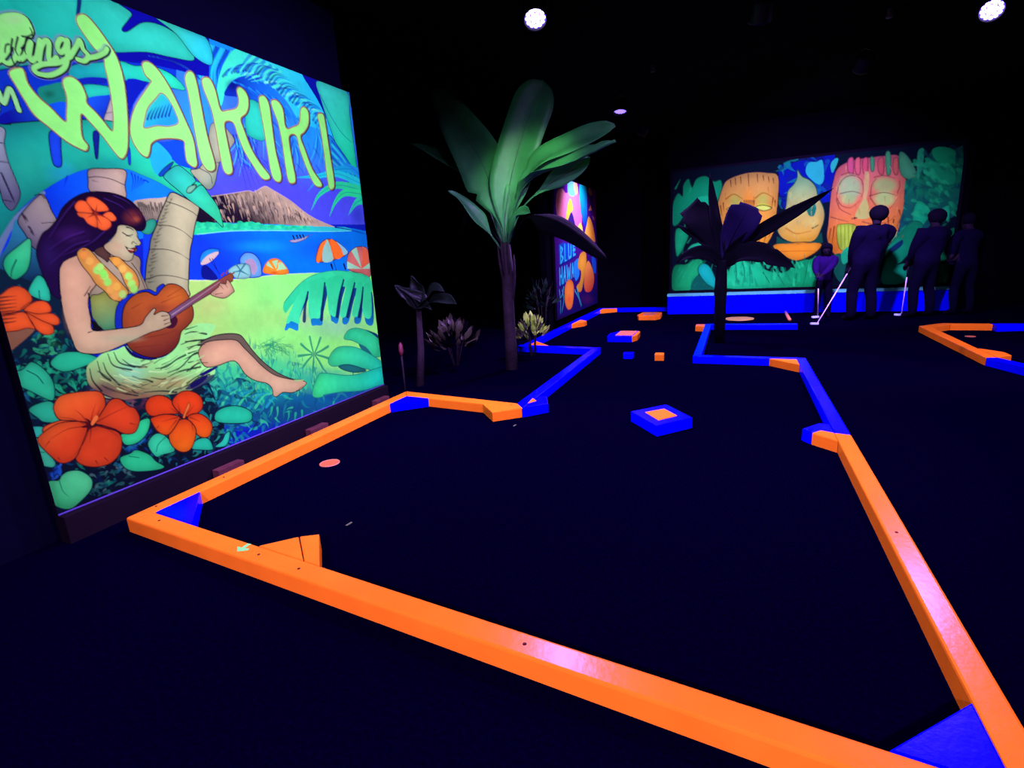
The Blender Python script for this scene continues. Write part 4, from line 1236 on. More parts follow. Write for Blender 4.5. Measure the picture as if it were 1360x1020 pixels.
# two lines of lettering
ps.poly('108,510 140,495 210,520 212,590 112,645', '0A3CD8', False)
L1 = ['118,520 120,634', '118,524 132,536 120,574', '120,576 136,592 121,630', '146,512 148,618 160,612', '170,508 172,594 186,586 186,512', '200,512 202,580', '200,512 212,510', '200,545 211,540', '202,578 213,572']
L2 = ['114,664 116,770', '128,656 130,762', '115,716 129,706', '138,758 146,652 154,748', '141,716 151,708', '160,646 166,742 172,660 178,734 184,636', '190,730 197,632 204,722', '193,690 201,682', '210,626 212,712']
for q in L1 + L2:
    ps.stroke(q, 5.5, '0A28C8', a=0.9, smooth=False)
for q in L1 + L2:
    ps.stroke(q, 3.6, '2CA8FF', smooth=False)
ps.stroke('112,644 160,618 214,584', 3.0, '140A8C')
ps.stroke('112,782 160,754 214,718', 3.0, '140A8C')
ps.poly('205,640 235,600 240,700 215,740', '1E78FF')
ps.poly('245,570 280,560 285,640 270,720 255,800 235,810 222,780 245,740 250,680 230,650', 'FFA03C', line='C85014', lw=0.5)
ps.poly('290,620 315,640 335,720 320,800 280,810 270,740', 'F06438', grad=((300, 640), 'FF8C50', (310, 800), 'E04438'))
ps.poly('320,590 345,610 345,690 330,680', '0A50FF')
ps.poly('150,770 170,735 195,745 205,800 195,900 170,925 150,890 145,820', 'FF8038', line='C83C1C', lw=0.6)
ps.blob(175, 860, 22, 50, 'FF5028', 0.8)
for q in ('112,800 120,880 118,950', '130,800 140,860 128,940', '140,780 130,830 112,870', '210,800 235,850 250,905', '225,790 240,850 255,900'):
    ps.stroke(q, 2.4, '28A0E0', 1.2)
ps.blob(290, 860, 60, 50, '50106C', 0.7)
post = empty('poster_mural', (Q_X, Q_Y0, Q_Z0))
tag(post, 'narrow pink, orange and blue poster mural seen at a slant behind the palm', 'mural')
pp = painted_panel('painted_face', ps, (Q_X, Q_Y0, Q_Z1), (0, Q_Y1 - Q_Y0, 0), (0, 0, -(Q_Z1 - Q_Z0)), M_MURAL, None)
bk = box('backing_board', (-3.19, Q_Y0 - 0.01, Q_Z0 - 0.01), (Q_X - 0.002, Q_Y1 + 0.01, Q_Z1 + 0.01), M_FRAME)
for o in (pp, bk):
    o.parent = post
    o.matrix_parent_inverse = Matrix.Translation(-Vector((Q_X, Q_Y0, Q_Z0)))
# ------------------------------------------------------------------ golf hole borders
RH = 0.089


def part(root, o):
    o.parent = root
    o.matrix_parent_inverse = Matrix.Translation(-root.location)
    return o


hole = empty('golf_hole_border', (-1.2, 1.5, 0))
tag(hole, 'long orange and blue timber border screwed round the big golf hole', 'border')


def rail(root, pts, m, name='rail', label=None, bevel=0.010, top=RH):
    o = prism(name, pts, 0.0, top, m, None, bevel)
    part(root, o)
    if label:
        o['label'] = label
    return o


r_front = rail(hole, [(-3.262, 1.745), (0.79, 1.293), (0.693, 1.410), (-3.155, 1.846)], M_ORANGE, label='orange front rail')
r_left = rail(hole, [(-3.262, 1.747), (-3.156, 1.848), (-3.150, 4.540), (-3.275, 4.720)], M_ORANGE, label='orange rail along the beach mural')
r_2 = rail(hole, [(-3.275, 4.722), (-3.150, 4.542), (-1.765, 4.350), (-1.880, 4.495)], M_ORANGE, label='orange rail at the far end of the wide part')
r_3 = rail(hole, [(-1.880, 4.497), (-1.765, 4.352), (-1.770, 7.500), (-1.885, 7.372)], M_BLUE, label='blue rail')
r_4 = rail(hole, [(-3.10, 7.550), (-1.885, 7.374), (-1.771, 7.502), (-3.10, 7.680)], M_BLUE, label='blue rail')
r_5 = rail(hole, [(-3.06, 7.682), (-2.95, 7.668), (-2.95, 12.75), (-3.06, 12.86)], M_BLUE, label='blue rail under the poster mural')
r_6 = rail(hole, [(-3.06, 12.862), (-2.95, 12.752), (-1.44, 12.752), (-1.44, 12.862)], M_BLUE, label='blue rail')
r_8 = rail(hole, [(-0.47, 9.94), (-0.37, 9.83), (0.965, 9.82), (0.965, 9.93)], M_BLUE, label='blue rail')
r_9 = rail(hole, [(-0.47, 6.945), (-0.37, 7.045), (-0.37, 9.828), (-0.47, 9.938)], M_BLUE, label='blue rail')
r_10 = rail(hole, [(-0.468, 6.943), (0.69, 6.866), (0.79, 6.970), (-0.368, 7.043)], M_BLUE, label='blue rail')
r_11 = rail(hole, [(0.69, 4.197), (0.79, 4.174), (0.79, 6.968), (0.69, 6.864)], M_BLUE, label='blue rail')
r_12 = rail(hole, [(0.693, 1.412), (0.79, 1.295), (0.79, 4.172), (0.69, 4.195)], M_ORANGE, label='orange right-hand rail')
B = lambda pts, m, lab: rail(hole, pts, m, 'corner_block', lab, 0.006)
B([(-3.155, 1.850), (-2.780, 1.806), (-3.155, 2.145)], M_BLUE, 'blue corner block')
B([(-3.149, 4.235), (-2.860, 4.500), (-3.149, 4.540)], M_BLUE, 'blue corner block')
B([(0.692, 1.414), (0.692, 1.700), (0.430, 1.441)], M_BLUE, 'blue corner block')
B([(0.400, 6.884), (0.689, 6.560), (0.689, 6.864)], M_ORANGE, 'orange corner block')
B([(-2.949, 12.48), (-2.60, 12.75), (-2.949, 12.75)], M_ORANGE, 'orange corner block')
B([(-2.949, 7.660), (-2.600, 7.612), (-2.949, 8.020)], M_ORANGE, 'orange corner block')
W = lambda pts, m, lab: rail(hole, pts, m, 'bumper_block', lab, 0.008)
W([(-2.205, 4.412), (-1.990, 4.165), (-1.776, 4.346), (-1.776, 4.353)], M_ORANGE, 'orange bumper block')
W([(-1.763, 4.352), (-1.585, 4.545), (-1.680, 4.790), (-1.764, 4.790)], M_BLUE, 'blue bumper block')
W([(-1.775, 4.345), (-1.75, 4.364), (-1.762, 4.40), (-1.768, 4.352)], M_BLUE, 'blue bumper block')
W([(0.545, 4.155), (0.689, 4.020), (0.689, 4.196), (0.610, 4.236)], M_ORANGE, 'orange bumper block')
W([(0.490, 4.238), (0.543, 4.158), (0.609, 4.238), (0.689, 4.199), (0.689, 4.395), (0.620, 4.405)], M_BLUE, 'blue bumper block')
W([(-2.949, 10.05), (-2.765, 10.34), (-2.765, 10.52), (-2.949, 10.70)], M_ORANGE, 'orange bumper block')
W([(-2.205, 1.741), (-1.872, 1.703), (-2.068, 1.876)], M_ORANGE, 'orange bumper wedge')
W([(-1.866, 1.702), (-1.760, 1.690), (-1.978, 1.930), (-2.064, 1.879)], M_ORANGE, 'orange bumper block')
W([(-0.469, 9.60), (-0.469, 9.90), (-0.62, 9.90), (-0.62, 9.66)], M_ORANGE, 'orange end block')
# orange-painted splash on the blue bumper and the mint arrow on the front rail
pk = prism('paint_mark', [on_z(*q, RH).to_2d() for q in ((707.5, 529), (701, 535.7), (712.4, 532.7))], RH, RH + 0.003, M_ORANGE, None, 0)
part(hole, pk)['label'] = 'small orange paint mark'
ar = prism('painted_arrow', [on_z(*q, RH).to_2d() for q in ((314.8, 732.6), (315.3, 725.9), (320.8, 727.6), (329, 722), (333.5, 722.6), (324.5, 728.4), (331, 728.6), (330, 730.8))], RH - 0.001, RH + 0.0015, M_ARROW, None, 0)
ar.parent = r_front
ar['label'] = 'mint green arrow'


def screw(parent_rail, px, py):
    p = on_z(px, py, RH)
    bm = bmesh.new()
    bmesh.ops.create_cone(bm, cap_ends=True, segments=10, radius1=0.0085, radius2=0.006, depth=0.003, matrix=Matrix.Translation((p.x, p.y, RH + 0.0008)))
    s = mesh_bm('screw', bm, M_SCREW)
    s.parent = parent_rail


for r, q in ((r_front, (343.5, 736.5)), (r_front, (396.7, 755.3)), (r_front, (696.7, 855.3)), (r_front, (211.4, 691.4)), (r_left, (207.4, 672.4)), (r_left, (413.5, 578)), (r_left, (297, 634)), (r_12, (1190.6, 707)), (r_2, (679, 538))):
    screw(r, *q)

hole2 = empty('golf_hole_border', (3.0, 8.5, 0))
tag(hole2, 'second orange and blue timber border at the right edge', 'border')


def rail2(pts, m, lab, name='rail'):
    o = prism(name, pts, 0.0, RH, m, None, 0.010)
    part(hole2, o)['label'] = lab


rail2([(2.520, 7.140), (2.625, 7.160), (2.665, 9.450), (2.535, 9.560)], M_ORANGE, 'orange rail')
rail2([(2.535, 9.562), (2.666, 9.452), (2.960, 9.720), (2.890, 9.860)], M_ORANGE, 'short orange rail')
rail2([(2.892, 9.860), (2.962, 9.722), (3.450, 9.690), (3.450, 9.800)], M_ORANGE, 'orange rail')
rail2([(3.452, 9.690), (5.600, 9.560), (5.600, 9.670), (3.452, 9.800)], M_BLUE, 'blue rail')
rail2([(2.522, 7.136), (3.300, 4.700), (3.410, 4.730), (2.627, 7.156)], M_BLUE, 'blue rail')
rail2([(2.629, 7.170), (2.800, 7.300), (2.800, 7.480), (2.640, 7.720)], M_ORANGE, 'orange bumper block', 'bumper_block')
rail2([(3.452, 9.575), (3.452, 9.688), (3.90, 9.661)], M_BLUE, 'blue corner block', 'corner_block')

# plinth under the tiki mural
pl = empty('mural_plinth', (1.1, 12.3, 0))
tag(pl, 'low blue plinth with pale top edge under the tiki mural', 'plinth')
part(pl, box('plinth_face', (-1.37, 12.18, 0.0), (3.72, 12.398, 0.385), M_BLUE, None, 0.006))
part(pl, box('top_edge', (-1.38, 12.16, 0.386), (3.73, 12.397, 0.440), M_CAP, None, 0.004))

# ------------------------------------------------------------------ obstacles on the carpet
ob = empty('golf_obstacle', (-0.54, 4.39, 0))
tag(ob, 'large blue diamond-shaped block with an orange square on top', 'obstacle', 'blocks on the carpet')
part(ob, prism('block', [(-0.80, 4.435), (-0.532, 4.085), (-0.285, 4.36), (-0.533, 4.71)], 0, RH, M_BLUE, None, 0.008))
q = prism('inset_square', [(-0.674, 4.421), (-0.538, 4.222), (-0.407, 4.375), (-0.532, 4.553)], RH - 0.004, RH + 0.006, M_ORANGE, None, 0.003)
part(ob, q)['label'] = 'orange square'
ob = empty('golf_obstacle', (-1.7, 8.8, 0))
tag(ob, 'blue block with an orange top and end beside the small cubes', 'obstacle', 'blocks on the carpet')
part(ob, prism('block', [(-1.90, 8.50), (-1.505, 8.49), (-1.505, 9.12), (-1.80, 9.14), (-1.93, 8.82)], 0, RH, M_BLUE, None, 0.008))
part(ob, prism('end_block', [(-1.502, 8.492), (-1.44, 8.66), (-1.46, 9.05), (-1.502, 9.12)], 0, RH, M_ORANGE, None, 0.008))['label'] = 'orange end'
part(ob, prism('pink_lit_top', [(-1.79, 8.60), (-1.51, 8.59), (-1.51, 9.08), (-1.80, 9.09)], RH - 0.004, RH + 0.007, M_PINK, None, 0.003))['label'] = 'orange top tinted pink like violet light'  # violet light on the orange top, put into the colour
ob = empty('golf_obstacle', (-1.68, 11.5, 0))
tag(ob, 'orange block with a top tinted pink like violet light, the farthest one on the carpet', 'obstacle', 'blocks on the carpet')
part(ob, prism('block', [(-1.84, 11.20), (-1.50, 11.18), (-1.42, 11.36), (-1.44, 11.80), (-1.86, 11.84), (-1.90, 11.40)], 0, RH, M_ORANGE, None, 0.012))
part(ob, prism('pink_lit_top', [(-1.78, 11.30), (-1.54, 11.29), (-1.52, 11.74), (-1.80, 11.76)], RH - 0.004, RH + 0.012, M_PINK, None, 0.003))['label'] = 'top tinted pink like violet light'  # pink here is violet light painted onto the orange block
tag(prism('small_block', [(-1.385, 7.14), (-1.262, 7.145), (-1.255, 7.27), (-1.39, 7.265)], 0, 0.075, M_BLUE, None, 0.010), 'small blue cube in the middle of the carpet', 'block', 'small cubes')
tag(prism('small_block', [(-0.955, 7.055), (-0.835, 7.060), (-0.845, 7.20), (-0.965, 7.19)], 0, 0.085, M_ORANGE, None, 0.012), 'small orange cube in the middle of the carpet', 'block', 'small cubes')


def golf_cup(x, y, r, label):
    e = empty('golf_cup', (x, y, 0))
    tag(e, label, 'golf cup')
    bm = bmesh.new()
    seg = 28
    prof = [(r, 0.0), (r, 0.005), (r * 0.93, 0.006), (r * 0.86, 0.003)]
    rings = [[bm.verts.new((pr * math.cos(2 * PI * k / seg), pr * math.sin(2 * PI * k / seg), pz)) for k in range(seg)] for pr, pz in prof]
    for a, b in zip(rings, rings[1:]):
        for k in range(seg):
            bm.faces.new((a[k], a[(k + 1) % seg], b[(k + 1) % seg], b[k]))
    mesh_bm('rim', bm, M_PINK, e, True)
    bm = bmesh.new()
    bmesh.ops.create_cone(bm, cap_ends=True, segments=seg, radius1=r * 0.9, radius2=r * 0.86, depth=0.003, matrix=Matrix.Translation((0, 0, 0.0018)))
    mesh_bm('liner', bm, M_CUP, e)
    return e


golf_cup(-2.803, 2.945, 0.075, 'red golf cup in the carpet near the beach mural')
golf_cup(3.02, 9.13, 0.060, 'dim red golf cup inside the border at the right edge')
bm = bmesh.new()
bmesh.ops.create_cone(bm, cap_ends=True, segments=40, radius1=0.27, radius2=0.265, depth=0.012, matrix=Matrix.Translation((0.085, 11.25, 0.006)))
tag(mesh_bm('tee_mat', bm, mat('peach_mat', paint('E89868', 0.75), 0.6, 0.3)), 'flat round peach mat on the carpet before the plinth', 'mat')
tag(tube('plastic_rod', [(0.945, 12.05, 0.030), (0.935, 11.5, 0.030), (0.93, 10.86, 0.030)], 0.028, M_PINK), 'short pink rod lying on the carpet near the plinth', 'rod')
for (px, py), lab in (((683.2, 565.2), 'tiny white scrap before the orange bumper at the corner'), ((463, 696), 'tiny pale scrap lying on the carpet near the front rail')):
    p = on_z(px, py, 0)
    tag(prism('paper_scrap', [(p.x - 0.006, p.y - 0.02), (p.x + 0.008, p.y - 0.018), (p.x + 0.012, p.y + 0.02), (p.x, p.y + 0.024)], 0.0, 0.003, M_WHITE, None, 0), lab, 'paper scrap')
# wooden feet along the foot of the beach mural
for px, py, lab in ((300, 618, 'dark wooden foot under the near part of the beach mural'), (418, 567, 'dark wooden foot under the middle of the beach mural'), (503, 531, 'dark wooden foot under the far corner of the beach mural')):
    p = on_x(px, py, -3.44)
    tag(box('wooden_foot', (-3.448, p.y - 0.11, 0.0), (-3.38, p.y + 0.11, 0.075), M_WOOD, None, 0.005), lab, 'wooden foot', 'feet under the beach mural')


# ------------------------------------------------------------------ stage lamps
def stage_lamp(pos, aim, watts, cone, blend, label, bright):
    pos, aim = Vector(pos), Vector(aim)
    root = empty('stage_lamp', pos)
    root.rotation_euler = (aim - pos).to_track_quat('-Z', 'Y').to_euler()
    tag(root, label, 'stage lamp', 'ceiling stage lamps')
    bm = bmesh.new()
    seg = 24
    prof = [(0.02, 0.17), (0.075, 0.165), (0.10, 0.12), (0.105, 0.0), (0.112, -0.015), (0.108, -0.03), (0.098, -0.028), (0.095, 0.0)]
    rings = [[bm.verts.new((r * math.cos(2 * PI * k / seg), r * math.sin(2 * PI * k / seg), z)) for k in range(seg)] for r, z in prof]
    for a, b in zip(rings, rings[1:]):
        for k in range(seg):
            bm.faces.new((a[k], a[(k + 1) % seg], b[(k + 1) % seg], b[k]))
    bm.faces.new(rings[0])
    mesh_bm('housing', bm, M_CAN, root, True)
    bm = bmesh.new()
    bmesh.ops.create_cone(bm, cap_ends=True, segments=seg, radius1=0.094, radius2=0.094, depth=0.004, matrix=Matrix.Translation((0, 0, 0.004)))
    lens = mesh_bm('lens_plate', bm, M_LENS, root)
    bm = bmesh.new()
    for r, n in ((0.0, 1), (0.038, 6), (0.072, 12)):
        for k in range(n):
            a = 2 * PI * k / n
            bmesh.ops.create_uvsphere(bm, u_segments=10, v_segments=6, radius=0.0185, matrix=Matrix.Translation((r * math.cos(a), r * math.sin(a), -0.001)) @ Matrix.Diagonal((1, 1, 0.5, 1)))
    led = mesh_bm('led_cluster', bm, M_LED if bright else M_LEDDIM, root, True)
    led['label'] = 'cluster of violet light-emitting beads'
    # yoke: a bent strap up to the ceiling
    up = root.rotation_euler.to_matrix().inverted() @ Vector((0, 0, 1))
    side = up.cross(Vector((0, 0, 1)))
    side = side.normalized() if side.length > 0.05 else Vector((1, 0, 0))
    h = CEIL - pos.z
    c = Vector((0, 0, 0.06))
    bm = bmesh.new()
    add_tube(bm, [c + side * 0.118, c + side * 0.118 + up * (h * 0.45), c + up * (h * 0.62), c - side * 0.118 + up * (h * 0.45), c - side * 0.118], 0.009, 6)
    add_tube(bm, [c + up * (h * 0.6), up * h], 0.011, 6)
    mesh_bm('yoke', bm, M_CAN, root)
    ld = bpy.data.lights.new('stage_lamp_light', 'SPOT')
    ld.energy = watts
    ld.color = LAMP
    ld.spot_size = math.radians(cone)
    ld.spot_blend = blend
    ld.shadow_soft_size = 0.095
    lo = bpy.data.objects.new('stage_lamp_light', ld)
    COL.objects.link(lo)
    lo.parent = root
    lo.location = (0, 0, -0.05)
    return root


for L in LAMPS:
    stage_lamp(*L)
# white work light that picks out the palm crown
wl = stage_lamp((-0.90, 3.60, 3.55), (-2.35, 6.35, 2.25), 560, 25, 0.9, 'white lamp trained on the crown of the tall palm', True)
for ch in wl.children:
    if ch.type == 'LIGHT':
        ch.data.color = (0.85, 1.0, 0.9)

# faint unlit fittings on the ceiling
for px, py, lab in ((1181, 23, 'small grey sprinkler head towards the right of the ceiling'), (867, 95, 'small grey sprinkler head on the far ceiling')):
    p = on_z(px, py, CEIL - 0.08)
    bm = bmesh.new()
    add_tube(bm, [(p.x, p.y, CEIL), (p.x, p.y, CEIL - 0.05)], 0.02, 10)
    add_tube(bm, [(p.x, p.y, CEIL - 0.05), (p.x, p.y, CEIL - 0.07), (p.x, p.y, CEIL - 0.085)], [0.012, 0.035, 0.03], 12)
    tag(mesh_bm('sprinkler_head', bm, mat('dull_grey_metal', (0.05, 0.05, 0.055), 0.4), None, True), lab, 'sprinkler', 'ceiling sprinklers')


# ------------------------------------------------------------------ plants
def blade(path, width, facing, n=22, fold=0.25, wave=0.02, tear=0.0, seed=0, prof=None):
    """leaf blade along a 3-D midrib; facing is the direction its flat side looks"""
    r = random.Random(seed)
    C = catmull([tuple(p) for p in path], max(2, n // (len(path) - 1)))
    m = len(C)
    vs, fs = [], []
    K = 3
    ph = r.uniform(0, 6)
    for i in range(m):
        t = i / (m - 1)
        d = C[min(i + 1, m - 1)] - C[max(i - 1, 0)]
        d = d / (np.linalg.norm(d) + 1e-9)
        fz = np.array(facing, float)
        s = np.cross(d, fz)
        s /= np.linalg.norm(s) + 1e-9
        nn = np.cross(s, d)
        w = width * (prof(t) if prof else max(0.03, math.sin(PI * min(1, (t * 0.97 + 0.03)) ** 0.85) ** 0.75))
        if tear and t > 0.3 and r.random() < tear:
            w *= r.uniform(0.7, 0.9)
        for k in range(-K, K + 1):
            x = k / K
            z = abs(x) * fold * w + wave * math.sin(9 * t + ph + x * 2) * abs(x)
            vs.append(tuple(C[i] + s * x * w * 0.5 + nn * z))
    S = 2 * K + 1
    for i in range(m - 1):
        for k in range(S - 1):
            fs.append((i * S + k, i * S + k + 1, (i + 1) * S + k + 1, (i + 1) * S + k))
    me = bpy.data.meshes.new('leaf')
    me.from_pydata(vs, [], fs)
    for p in me.polygons:
        p.use_smooth = True
    return me, C


def leaf(root, path, width, facing, material=M_LEAF, rib=M_RIB, **kw):
    me, C = blade([Vector(p) - root.location for p in path], width, facing, **kw)
    o = link('leaf', me, material, root)
    so = o.modifiers.new('thickness', 'SOLIDIFY')
    so.thickness = 0.004
    so.offset = 0
    k = max(1, len(C) // 10)
    path2 = [C[i] for i in range(0, len(C), k)]
    rr = [0.013 * (1 - 0.85 * i / (len(path2) - 1)) for i in range(len(path2))]
    tube('midrib', path2, rr, rib, o, 6)
    return o


def pp3(px, py, y):
    return on_y(px, py, y)


PB = Vector((-2.69, 6.33, 0))
palm = empty('banana_palm', PB)
tag(palm, 'tall banana palm with broad green leaves lit beside the beach mural', 'palm')
tr = [pp3(680, 490, 6.33), pp3(678, 450, 6.33), pp3(675, 400, 6.33), pp3(674, 360, 6.33), pp3(671, 322, 6.33)]
tr[0].z = 0.0
tube('trunk', [p - PB for p in tr], [0.085, 0.075, 0.072, 0.078, 0.06], M_TRUNK, palm, 16)
bmk = bmesh.new()
for i in range(7):
    a = i * 0.9
    base = tr[3] - PB + Vector((0.055 * math.cos(a), 0.055 * math.sin(a), -0.35 + 0.05 * i))
    add_tube(bmk, [base, base + Vector((0.035 * math.cos(a), 0.035 * math.sin(a), 0.28)), base + Vector((0.05 * math.cos(a), 0.05 * math.sin(a), 0.50))], [0.022, 0.020, 0.006], 6)
mesh_bm('leaf_sheath', bmk, M_TRUNK, palm, True)
Y = 6.33
cr = pp3(671, 326, Y)


def broad(t0, rnd=0.35):
    def f(t):
        if t < t0:
            return 0.07 + 0.03 * t / t0
        u = (t - t0) / (1 - t0)
        up_ = min(1.0, u / 0.35)
        up_ = up_ * up_ * (3 - 2 * up_)
        dn = 1.0 if u < 1 - rnd else math.sqrt(max(0.0, 1 - ((u - 1 + rnd) / rnd) ** 2))
        return max(0.04, 0.10 * (1 - up_) + up_ * dn)
    return f


FC = (0.3, -1, 0.15)
leaf(palm, [cr, pp3(671, 282, Y), pp3(684, 214, Y + 0.08), pp3(706, 146, Y + 0.16), pp3(723, 108, Y + 0.22)], 0.50, FC, fold=0.12, seed=1, n=32, prof=broad(0.12, 0.30))
leaf(palm, [pp3(669, 326, Y), pp3(660, 272, Y), pp3(640, 216, Y + 0.1), pp3(610, 168, Y + 0.2), pp3(577, 118, Y + 0.30)], 0.60, (0.05, -1, 0.2), fold=0.10, tear=0.10, seed=2, n=32, prof=broad(0.10, 0.75))
leaf(palm, [pp3(666, 320, Y), pp3(642, 262, Y + 0.35), pp3(612, 224, Y + 0.5), pp3(580, 206, Y + 0.6), pp3(546, 191, Y + 0.7)], 0.30, (0.1, -0.45, 0.9), fold=0.2, seed=3, n=28, prof=broad(0.35, 0.7))
leaf(palm, [pp3(666, 318, Y), pp3(640, 240, Y + 0.35), pp3(622, 196, Y + 0.45), pp3(604, 150, Y + 0.5), pp3(592, 118, Y + 0.55)], 0.20, (0.5, -0.5, 0.7), fold=0.2, seed=31, n=28, prof=broad(0.4, 0.7))
leaf(palm, [pp3(673, 322, Y), pp3(684, 266, Y - 0.02), pp3(716, 216, Y - 0.05), pp3(764, 190, Y - 0.10), pp3(817, 167, Y - 0.15)], 0.30, (-0.25, -0.8, 0.35), fold=0.25, wave=0.03, tear=0.1, seed=4, n=30, prof=broad(0.28, 0.7))
leaf(palm, [pp3(674, 322, Y), pp3(686, 268, Y - 0.06), pp3(708, 236, Y - 0.15), pp3(760, 216, Y - 0.22), pp3(818, 188, Y - 0.25)], 0.26, (0.0, -0.45, 0.95), fold=0.30, wave=0.03, tear=0.1, seed=44, n=30, prof=broad(0.26, 0.7))
leaf(palm, [pp3(675, 324, Y), pp3(694, 276, Y + 0.03), pp3(732, 243, Y + 0.06), pp3(762, 225, Y + 0.08), pp3(784, 209, Y + 0.10)], 0.21, (0.15, -0.9, -0.1), fold=0.2, seed=5, n=28, prof=broad(0.35, 0.6))
leaf(palm, [pp3(675, 326, Y), pp3(697, 290, Y - 0.1), pp3(724, 289, Y - 0.2), pp3(760, 306, Y - 0.3), pp3(806, 344, Y - 0.4)], 0.28, (0.1, -0.7, 0.6), material=M_LEAFSHADE, rib=M_LEAFSHADE, fold=-0.35, seed=6, n=28, prof=broad(0.25, 0.7))  # unlit drooping leaf: its shade is put into the colour
leaf(palm, [pp3(669, 336, Y), pp3(653, 314, Y - 0.1), pp3(634, 291, Y - 0.2), pp3(615, 269, Y - 0.28), pp3(595, 254, Y - 0.35)], 0.18, (0.45, -0.6, 0.75), fold=0.3, seed=7, n=28, prof=broad(0.25, 0.8))
leaf(palm, [pp3(673, 330, Y), pp3(680, 306, Y - 0.2), pp3(690, 284, Y - 0.3), pp3(704, 282, Y - 0.42)], 0.15, (0.1, -0.8, 0.6), fold=0.3, seed=8, prof=broad(0.2, 0.6))
leaf(palm, [pp3(668, 328, Y), pp3(652, 304, Y + 0.2), pp3(634, 280, Y + 0.4), pp3(612, 304, Y + 0.6)], 0.20, (0.2, -0.5, 0.8), material=M_LEAFSHADE, rib=M_LEAFSHADE, fold=0.3, seed=9, prof=broad(0.2, 0.7))

# second palm, a silhouette before the tiki mural
PB2 = Vector((-0.20, 8.50, 0))
palm2 = empty('banana_palm', PB2)
tag(palm2, 'dark banana palm standing as a silhouette before the tiki mural', 'palm')
Y = 8.5
tr = [pp3(955, 455, Y), pp3(956, 420, Y), pp3(957, 385, Y), pp3(959, 345, Y)]
tr[0].z = 0
tube('trunk', [p - PB2 for p in tr], [0.075, 0.085, 0.09, 0.07], M_LEAFSHADE, palm2, 14)
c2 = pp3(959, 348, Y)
KW = dict(material=M_LEAFSHADE, rib=M_LEAFSHADE)
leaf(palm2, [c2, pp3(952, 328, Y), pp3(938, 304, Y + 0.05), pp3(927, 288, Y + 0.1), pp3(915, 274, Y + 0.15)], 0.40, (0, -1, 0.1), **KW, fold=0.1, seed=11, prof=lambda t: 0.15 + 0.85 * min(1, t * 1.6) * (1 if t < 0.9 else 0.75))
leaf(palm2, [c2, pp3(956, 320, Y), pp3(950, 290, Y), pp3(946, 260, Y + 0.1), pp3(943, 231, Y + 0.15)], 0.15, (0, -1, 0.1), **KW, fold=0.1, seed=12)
leaf(palm2, [c2, pp3(968, 326, Y), pp3(978, 306, Y - 0.1), pp3(988, 288, Y - 0.2), pp3(996, 272, Y - 0.25)], 0.46, (0, -1, 0.3), material=mat('violet_dark_leaf', (0.002, 0.001, 0.014), 0.8, 0.1), rib=M_LEAFSHADE, fold=0.1, seed=13, prof=lambda t: 0.12 + 0.88 * math.sin(min(1, t * 1.1) * PI * 0.62) ** 1.2 if t < 0.93 else 0.55)
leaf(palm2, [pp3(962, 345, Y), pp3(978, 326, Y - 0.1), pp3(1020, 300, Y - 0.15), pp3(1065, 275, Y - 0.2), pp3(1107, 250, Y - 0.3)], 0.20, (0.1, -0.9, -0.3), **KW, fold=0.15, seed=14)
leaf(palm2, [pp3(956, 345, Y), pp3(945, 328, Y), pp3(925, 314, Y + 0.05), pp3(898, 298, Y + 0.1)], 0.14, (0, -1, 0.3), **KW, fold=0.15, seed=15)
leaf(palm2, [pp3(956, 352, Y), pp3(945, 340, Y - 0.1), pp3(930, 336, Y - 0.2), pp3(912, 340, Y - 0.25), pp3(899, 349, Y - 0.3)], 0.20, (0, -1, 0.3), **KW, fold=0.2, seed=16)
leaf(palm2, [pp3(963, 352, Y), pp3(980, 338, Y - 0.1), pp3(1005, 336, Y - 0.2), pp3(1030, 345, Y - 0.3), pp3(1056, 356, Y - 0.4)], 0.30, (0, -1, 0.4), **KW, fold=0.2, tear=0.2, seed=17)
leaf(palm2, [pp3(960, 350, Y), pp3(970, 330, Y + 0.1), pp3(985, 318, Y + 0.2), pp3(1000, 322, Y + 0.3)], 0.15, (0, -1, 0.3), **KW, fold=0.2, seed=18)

# faint third palm in the recess
PB3 = on_z(558, 512, 0)
palm3 = empty('potted_palm', PB3)
tag(palm3, 'faint dark palm in the recess just beyond the beach mural', 'palm')
Y = PB3.y
top = pp3(556, 412, Y)
tube('trunk', [Vector((0, 0, 0)), (top - PB3) * 0.5 + Vector((0.02, 0, 0)), top - PB3], [0.05, 0.04, 0.03], M_TRUNK, palm3, 10)
KD = dict(material=mat('dusky_leaf', (0.0025, 0.008, 0.003), 0.5, 0.2, 0.2, 20, 0.3), rib=M_LEAFSHADE)
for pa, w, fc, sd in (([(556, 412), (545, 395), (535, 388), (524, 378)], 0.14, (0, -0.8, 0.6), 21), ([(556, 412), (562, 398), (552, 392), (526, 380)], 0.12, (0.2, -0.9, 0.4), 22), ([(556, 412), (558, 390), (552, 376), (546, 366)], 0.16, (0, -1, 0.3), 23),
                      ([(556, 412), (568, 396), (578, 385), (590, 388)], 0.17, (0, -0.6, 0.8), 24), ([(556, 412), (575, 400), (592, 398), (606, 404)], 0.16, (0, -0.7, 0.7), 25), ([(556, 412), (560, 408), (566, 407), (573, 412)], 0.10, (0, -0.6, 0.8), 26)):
    leaf(palm3, [pp3(x, y, Y - 0.05 * i) for i, (x, y) in enumerate(pa)], w, fc, seed=sd, **KD)


